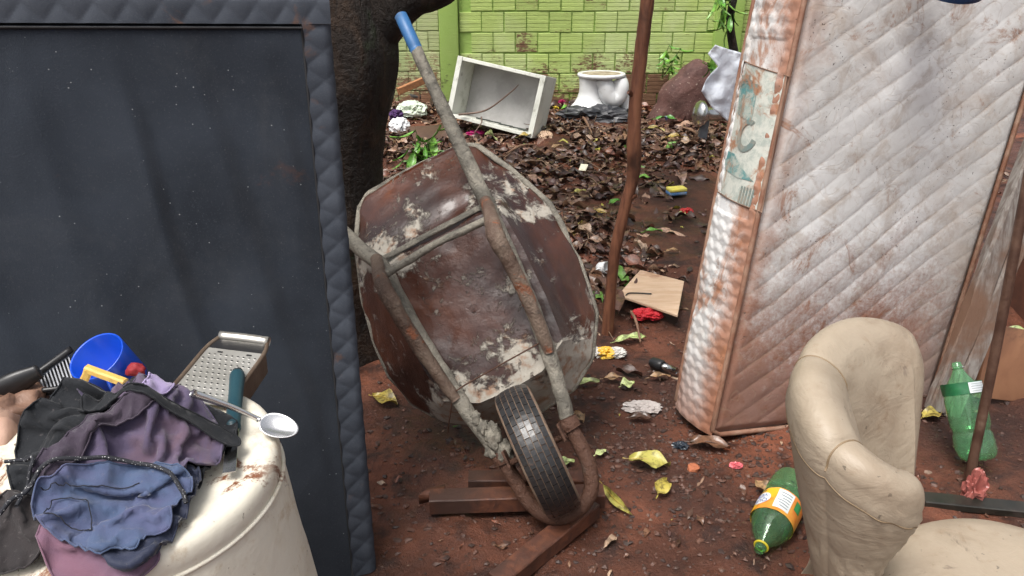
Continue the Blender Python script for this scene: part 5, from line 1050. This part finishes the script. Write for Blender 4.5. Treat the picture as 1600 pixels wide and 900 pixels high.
crumple('foil_scrap', on_ground(1062, 700, .004), (.02, .014, .010), plain('blue_black_film', (.02, .028, .04), rough=.25), 'dark blue plastic scrap beside the large brown leaf', 'plastic scrap', 19)
crumple('film_scrap', on_ground(1003, 640, .004), (.05, .03, .012), plain('grey_film', (.42, .38, .36), (.3, .26, .24), rough=.25), 'greyish plastic film scrap below the tap end', 'plastic scrap', 20)
single('green_twig', tube([on_ground(1044, 232, .03), on_ground(1056, 232, .035)], .018, 10), plain('cut_green_stem', (.22, .42, .12), rough=.5), 'short cut green stem on the litter behind the pole', 'stem')
# ------------------------------------------------------------------ single leaves that stand out
def one_leaf(px, py, L, Wd, rz, mat, label, group=None, curl=.15, bend=.25, wav=.15, dz=.012, name='fallen_leaf', tilt=0.):
    rg = random.Random(int(px*7+py)); L *= .85; Wd *= .8; V, F = leaf_vf(L, Wd, curl, bend, 11, 7, wav, rg.uniform(0, 6)); c = on_ground(px, py, dz); T = Thing(name, label, 'leaf', c, group)
    V[:, 0] -= L/2; V[:, 2] += .05*L*fbm(V*30+px, 2); V = rot(V, (1, 0, 0), tilt); V = rot(V, (0, 0, 1), math.radians(rz)); T.part('blade', (V+c, F), mat)
    st = np.array([[-L*.5-L*.16, 0, .0], [-L*.5, 0, .002], [0, 0, L*bend*.5+.0015], [L*.46, 0, .002]]); st = rot(rot(st, (1, 0, 0), tilt), (0, 0, 1), math.radians(rz)); T.part('midrib', tube(st+c, [.0018, .0016, .0012, .0006], 5, 14), mat)
LV = [(980, 608, .065, .06, 20, LEAF_P, 'round pale green leaf on the mud below the yellow wrapper'), (1014, 731, .15, .085, -20, LEAF_Y, 'large spotted yellow leaf on the open mud'),
 (1034, 770, .09, .06, 60, LEAF_Y, 'crumpled yellow leaf below the large spotted one'), (1108, 703, .15, .07, -18, LEAF_B, 'large wet brown leaf at the stained mattress corner'), (905, 660, .08, .05, -70, LEAF_T, 'tan leaf beside the wheel clamp'),
 (1190, 772, .09, .06, 110, LEAF_T, 'tan curled leaf behind the orange labelled bottle'), (602, 632, .13, .08, -30, LEAF_Y, 'yellow brown leaf beside the black mattress edge'), (896, 372, .10, .04, 80, LEAF_Y, 'yellow leaf beside the barrow rim'),
 (935, 338, .16, .04, -20, LEAF_Y, 'long yellow leaf on the litter beside the pole'), (1020, 367, .12, .04, 5, LEAF_G, 'green leaf on bare mud right of the pole'), (1050, 397, .08, .035, 10, LEAF_T, 'small tan leaf on bare mud right of the pole'),
 (985, 537, .16, .05, 15, LEAF_P, 'long greenish leaf in front of the pole foot'), (1022, 216, .19, .08, -25, LEAF_Y, 'yellow green leaf behind the pole'), (1056, 229, .20, .07, -12, LEAF_Y, 'bright yellow leaf on the litter near the stained mattress'),
 (766, 226, .22, .09, 120, LEAF_P, 'pale green leaf standing up below the drawer box'), (1002, 294, .14, .06, 20, LEAF_G, 'fresh green leaf right of the pole'), (1040, 198, .2, .07, -10, LEAF_G, 'fresh green leaf in front of the sack'),
 (1453, 656, .10, .06, 20, LEAF_Y, 'yellow leaf at the foot of the timber beam'), (1585, 527, .16, .05, -10, LEAF_P, 'yellow green leaf behind the metal rod'), (870, 243, .12, .05, 30, LEAF_T, 'tan leaf on the litter beneath the drawer box'),
 (885, 178, .16, .07, 40, LEAF_G, 'fresh green leaf beside the artificial flowers'), (1030, 595, .10, .03, 10, LEAF_T, 'narrow tan leaf beside the tap end'), (915, 605, .12, .05, 8, LEAF_P, 'dull greenish leaf by the barrow front'),
 (965, 788, .17, .035, -62, LEAF_Y, 'long yellow brown leaf hanging from the timber end'), (938, 715, .05, .03, 30, LEAF_P, 'small greyish green leaf right of the wheel guard'), (905, 315, .09, .05, 10, LEAF_Y, 'small yellow leaf beside the barrow corner'),
 (690, 262, .12, .05, 60, LEAF_Y, 'yellow leaf on the litter left of the barrow arm'), (885, 730, .06, .04, 10, LEAF_P, 'pale leaf lying inside the wheel guard'), (960, 320, .11, .05, 40, LEAF_G, 'bright green leaf left of the pole'),
 (880, 235, .10, .05, -40, LEAF_Y, 'yellow leaf scrap in the middle of the litter'), (820, 226, .14, .06, 20, LEAF_Y, 'yellow leaf under the lower corner of the drawer box'), (1065, 340, .07, .05, 50, LEAF_P, 'pale leaf next to the red scrap by the mattress'), (958, 598, .09, .04, 0, LEAF_T, 'tan leaf left of the round pale green one'), (1000, 660, .09, .045, -5, LEAF_B, 'flat brown leaf below the plastic film scrap')]
for a in LV: one_leaf(*a, tilt=(.9 if a[0] in (766, 965) else .1), dz=.06 if a[1] < 320 else .016)
crumple('red_scrap', on_ground(1072, 336, .01), (.03, .02, .02), plain('red_plastic', (.45, .02, .02), rough=.4), 'small red plastic scrap on the mud near the mattress edge', 'plastic scrap', 22)
# ------------------------------------------------------------------ leaf litter: 300 largest leaves singly, the mass as one object
LM = []
for k in range(16):
    V, F = leaf_vf(1., RNG.uniform(.12, .5), RNG.uniform(-.3, .35), RNG.uniform(-.25, .35), 9, 5, .25, k); V[:, 0] -= .5; V[:, 2] += .05*fbm(V*6+k, 2); LM.append((V, F))
PAL = np.array([(.046, .022, .015), (.07, .032, .02), (.11, .055, .032), (.052, .022, .017), (.16, .088, .052), (.034, .019, .014), (.085, .045, .03), (.24, .15, .10), (.05, .026, .022), (.17, .10, .075), (.13, .05, .03)])
def spots(n, seed, ymin=2.35, ymax=7.1):
    r = np.random.default_rng(seed); out = []
    while len(out) < n:
        x = r.uniform(-1.9, 3.4, 4000); y = r.uniform(ymin, ymax, 4000); k = r.uniform(0, 1, 4000) < np.maximum(litter_d(x, y)**1.3, .025); out += list(zip(x[k], y[k]))
    return np.array(out[:n])
meshes = [make_mesh('dead_leaf', V, F, LEAF_B) for V, F in LM]
rg = np.random.default_rng(5); SP = spots(300, 11, 2.4, 5.0)
for i, (x, y) in enumerate(SP):
    o = link('dead_leaf', meshes[i % 16], None, (x, y, gz(x, y)+rg.uniform(.012, .035))); L_ = rg.uniform(.09, .19); o.scale = (L_, L_, L_*.9); o.rotation_euler = (rg.normal(0, .22), rg.normal(0, .2), rg.uniform(0, 6.28)); tag(o, 'wet brown dead leaf lying loose on the leaf litter', 'leaf', 'dead leaves of the litter')
SP = np.vstack([spots(11500, 12), np.column_stack([rg.uniform(-.45, 1.9, 520), rg.uniform(1.35, 3.6, 520)])]); x, y = SP[:, 0], SP[:, 1]; n = len(x); z = ground_h(x, y)+rg.uniform(.0, .03, n)*(.3+.7*litter_d(x, y)); L_ = (.03+.14*rg.random(n)**1.3)*(1-.35*(y < 3)); L_[-520:] *= rg.uniform(.15, .7, 520); kind = rg.integers(0, 16, n); yaw = rg.uniform(0, 6.283, n); pit = rg.normal(0, .19, n); rol = rg.normal(0, .24, n); colr = PAL[rg.integers(0, len(PAL), n)]*rg.uniform(.8, 1.7, (n, 1)); qq = rg.random(n); colr[qq < .012] = (.36, .33, .06); colr[(qq > .012) & (qq < .02)] = (.12, .25, .05); colr[(qq > .02) & (qq < .06)] = (.36, .25, .17)
AV = []; AF = []; AC = []; off = 0
for k in range(16):
    q = np.where(kind == k)[0]; V, F = LM[k]; F = np.array(F); cy, sy, cp, sp_, cr, sr = np.cos(yaw[q]), np.sin(yaw[q]), np.cos(pit[q]), np.sin(pit[q]), np.cos(rol[q]), np.sin(rol[q])
    X = V[None]*L_[q][:, None, None]; xx, yy, zz = X[..., 0], X[..., 1], X[..., 2]
    yy, zz = yy*cr[:, None]-zz*sr[:, None], yy*sr[:, None]+zz*cr[:, None]; xx, zz = xx*cp[:, None]+zz*sp_[:, None], -xx*sp_[:, None]+zz*cp[:, None]; xx, yy = xx*cy[:, None]-yy*sy[:, None], xx*sy[:, None]+yy*cy[:, None]
    W_ = np.stack([xx+x[q][:, None], yy+y[q][:, None], zz+z[q][:, None]], -1); m_ = len(V); AV.append(W_.reshape(-1, 3)); AC.append(np.repeat(colr[q], m_, 0)); AF.append((F[None]+(np.arange(len(q))*m_)[:, None, None]+off).reshape(-1, 4)); off += len(q)*m_
tag(link('leaf_litter', make_mesh('leaf_litter', np.vstack(AV), np.vstack(AF).tolist(), LEAF_S, True, np.vstack(AC))), 'deep bed of wet brown dead leaves covering the back of the yard', 'leaf litter', kind='stuff')
# twigs in the litter
TW = []
for i in range(320):
    x, y = spots(1, 100+i)[0]; L2 = rg.uniform(.12, .45); a = rg.uniform(0, 6.28); c = np.array([x, y, gz(x, y)+.03]); d = np.array([math.cos(a), math.sin(a), rg.normal(0, .12)])*L2/2; bnd = rg.normal(0, .03, 3); r_ = rg.uniform(.002, .0055); TW.append(tube([c-d, c+bnd, c+d], [r_, r_*.9, r_*.5], 5, 6))
tag(link('twig_litter', make_mesh('twig_litter', *cat(*TW), plain('litter_twig', (.13, .075, .045), (.2, .13, .085), rough=.6, world=True))), 'thin brown twigs scattered through the leaf litter', 'twigs', kind='stuff')
for px0, py0, px1, py1, r_, lb in [(790, 250, 835, 232, .010, 'broken stick on the litter above the barrow rim'), (905, 185, 925, 215, .011, 'short peeled stick standing in the litter left of the pole'), (1065, 205, 1100, 228, .010, 'thin stick on the litter left of the stained mattress'), (985, 500, 1000, 545, .006, 'thin twig in front of the pole foot')]:
    single('stick', tube([on_ground(px0, py0, .04), (on_ground(px0, py0, .06)+on_ground(px1, py1, .06))/2, on_ground(px1, py1, .03)], [r_, r_, r_*.6], 8, 10), plain('peeled_stick', (.24, .14, .085), (.15, .08, .05), rough=.6, world=True), lb, 'stick')
# clods, grit and leaf crumbs on the bare mud
CV = []; cols = []; V0, F0 = ICO[1]; r = np.random.default_rng(21)
for i in range(5200):
    x, y = r.uniform(-.5, 1.9), 1.25+abs(r.normal(0, 1.1)); s_ = .0025+.0075*r.random()**3
    if r.random() < .35: x, y = .55+r.normal(0, .35), 2.0+r.normal(0, .25)
    V = V0*(1+.35*r.normal(size=(len(V0), 1)))*s_*np.array([1.2, 1, .7]); CV.append((V+np.array([x, y, gz(x, y)+s_*.25]) if False else V+np.array([x, y, 0]), F0)); 
VV, FF = cat(*CV); cen = np.repeat(np.array([v.mean(0) for v, _ in CV]), len(V0), 0); VV[:, 2] += ground_h(cen[:, 0], cen[:, 1])+.001
cc = np.array([(.06, .026, .017), (.09, .038, .024), (.035, .018, .014), (.12, .055, .035), (.22, .15, .11)])[r.choice(5, len(CV), p=[.38, .32, .22, .07, .01])]
tag(link('mud_clods', make_mesh('mud_clods', VV, FF, mat_leaf('mud_clod', True, rough=.6), False, np.repeat(cc, len(V0), 0))), 'small clods and grit strewn over the red mud', 'mud clods', kind='stuff')
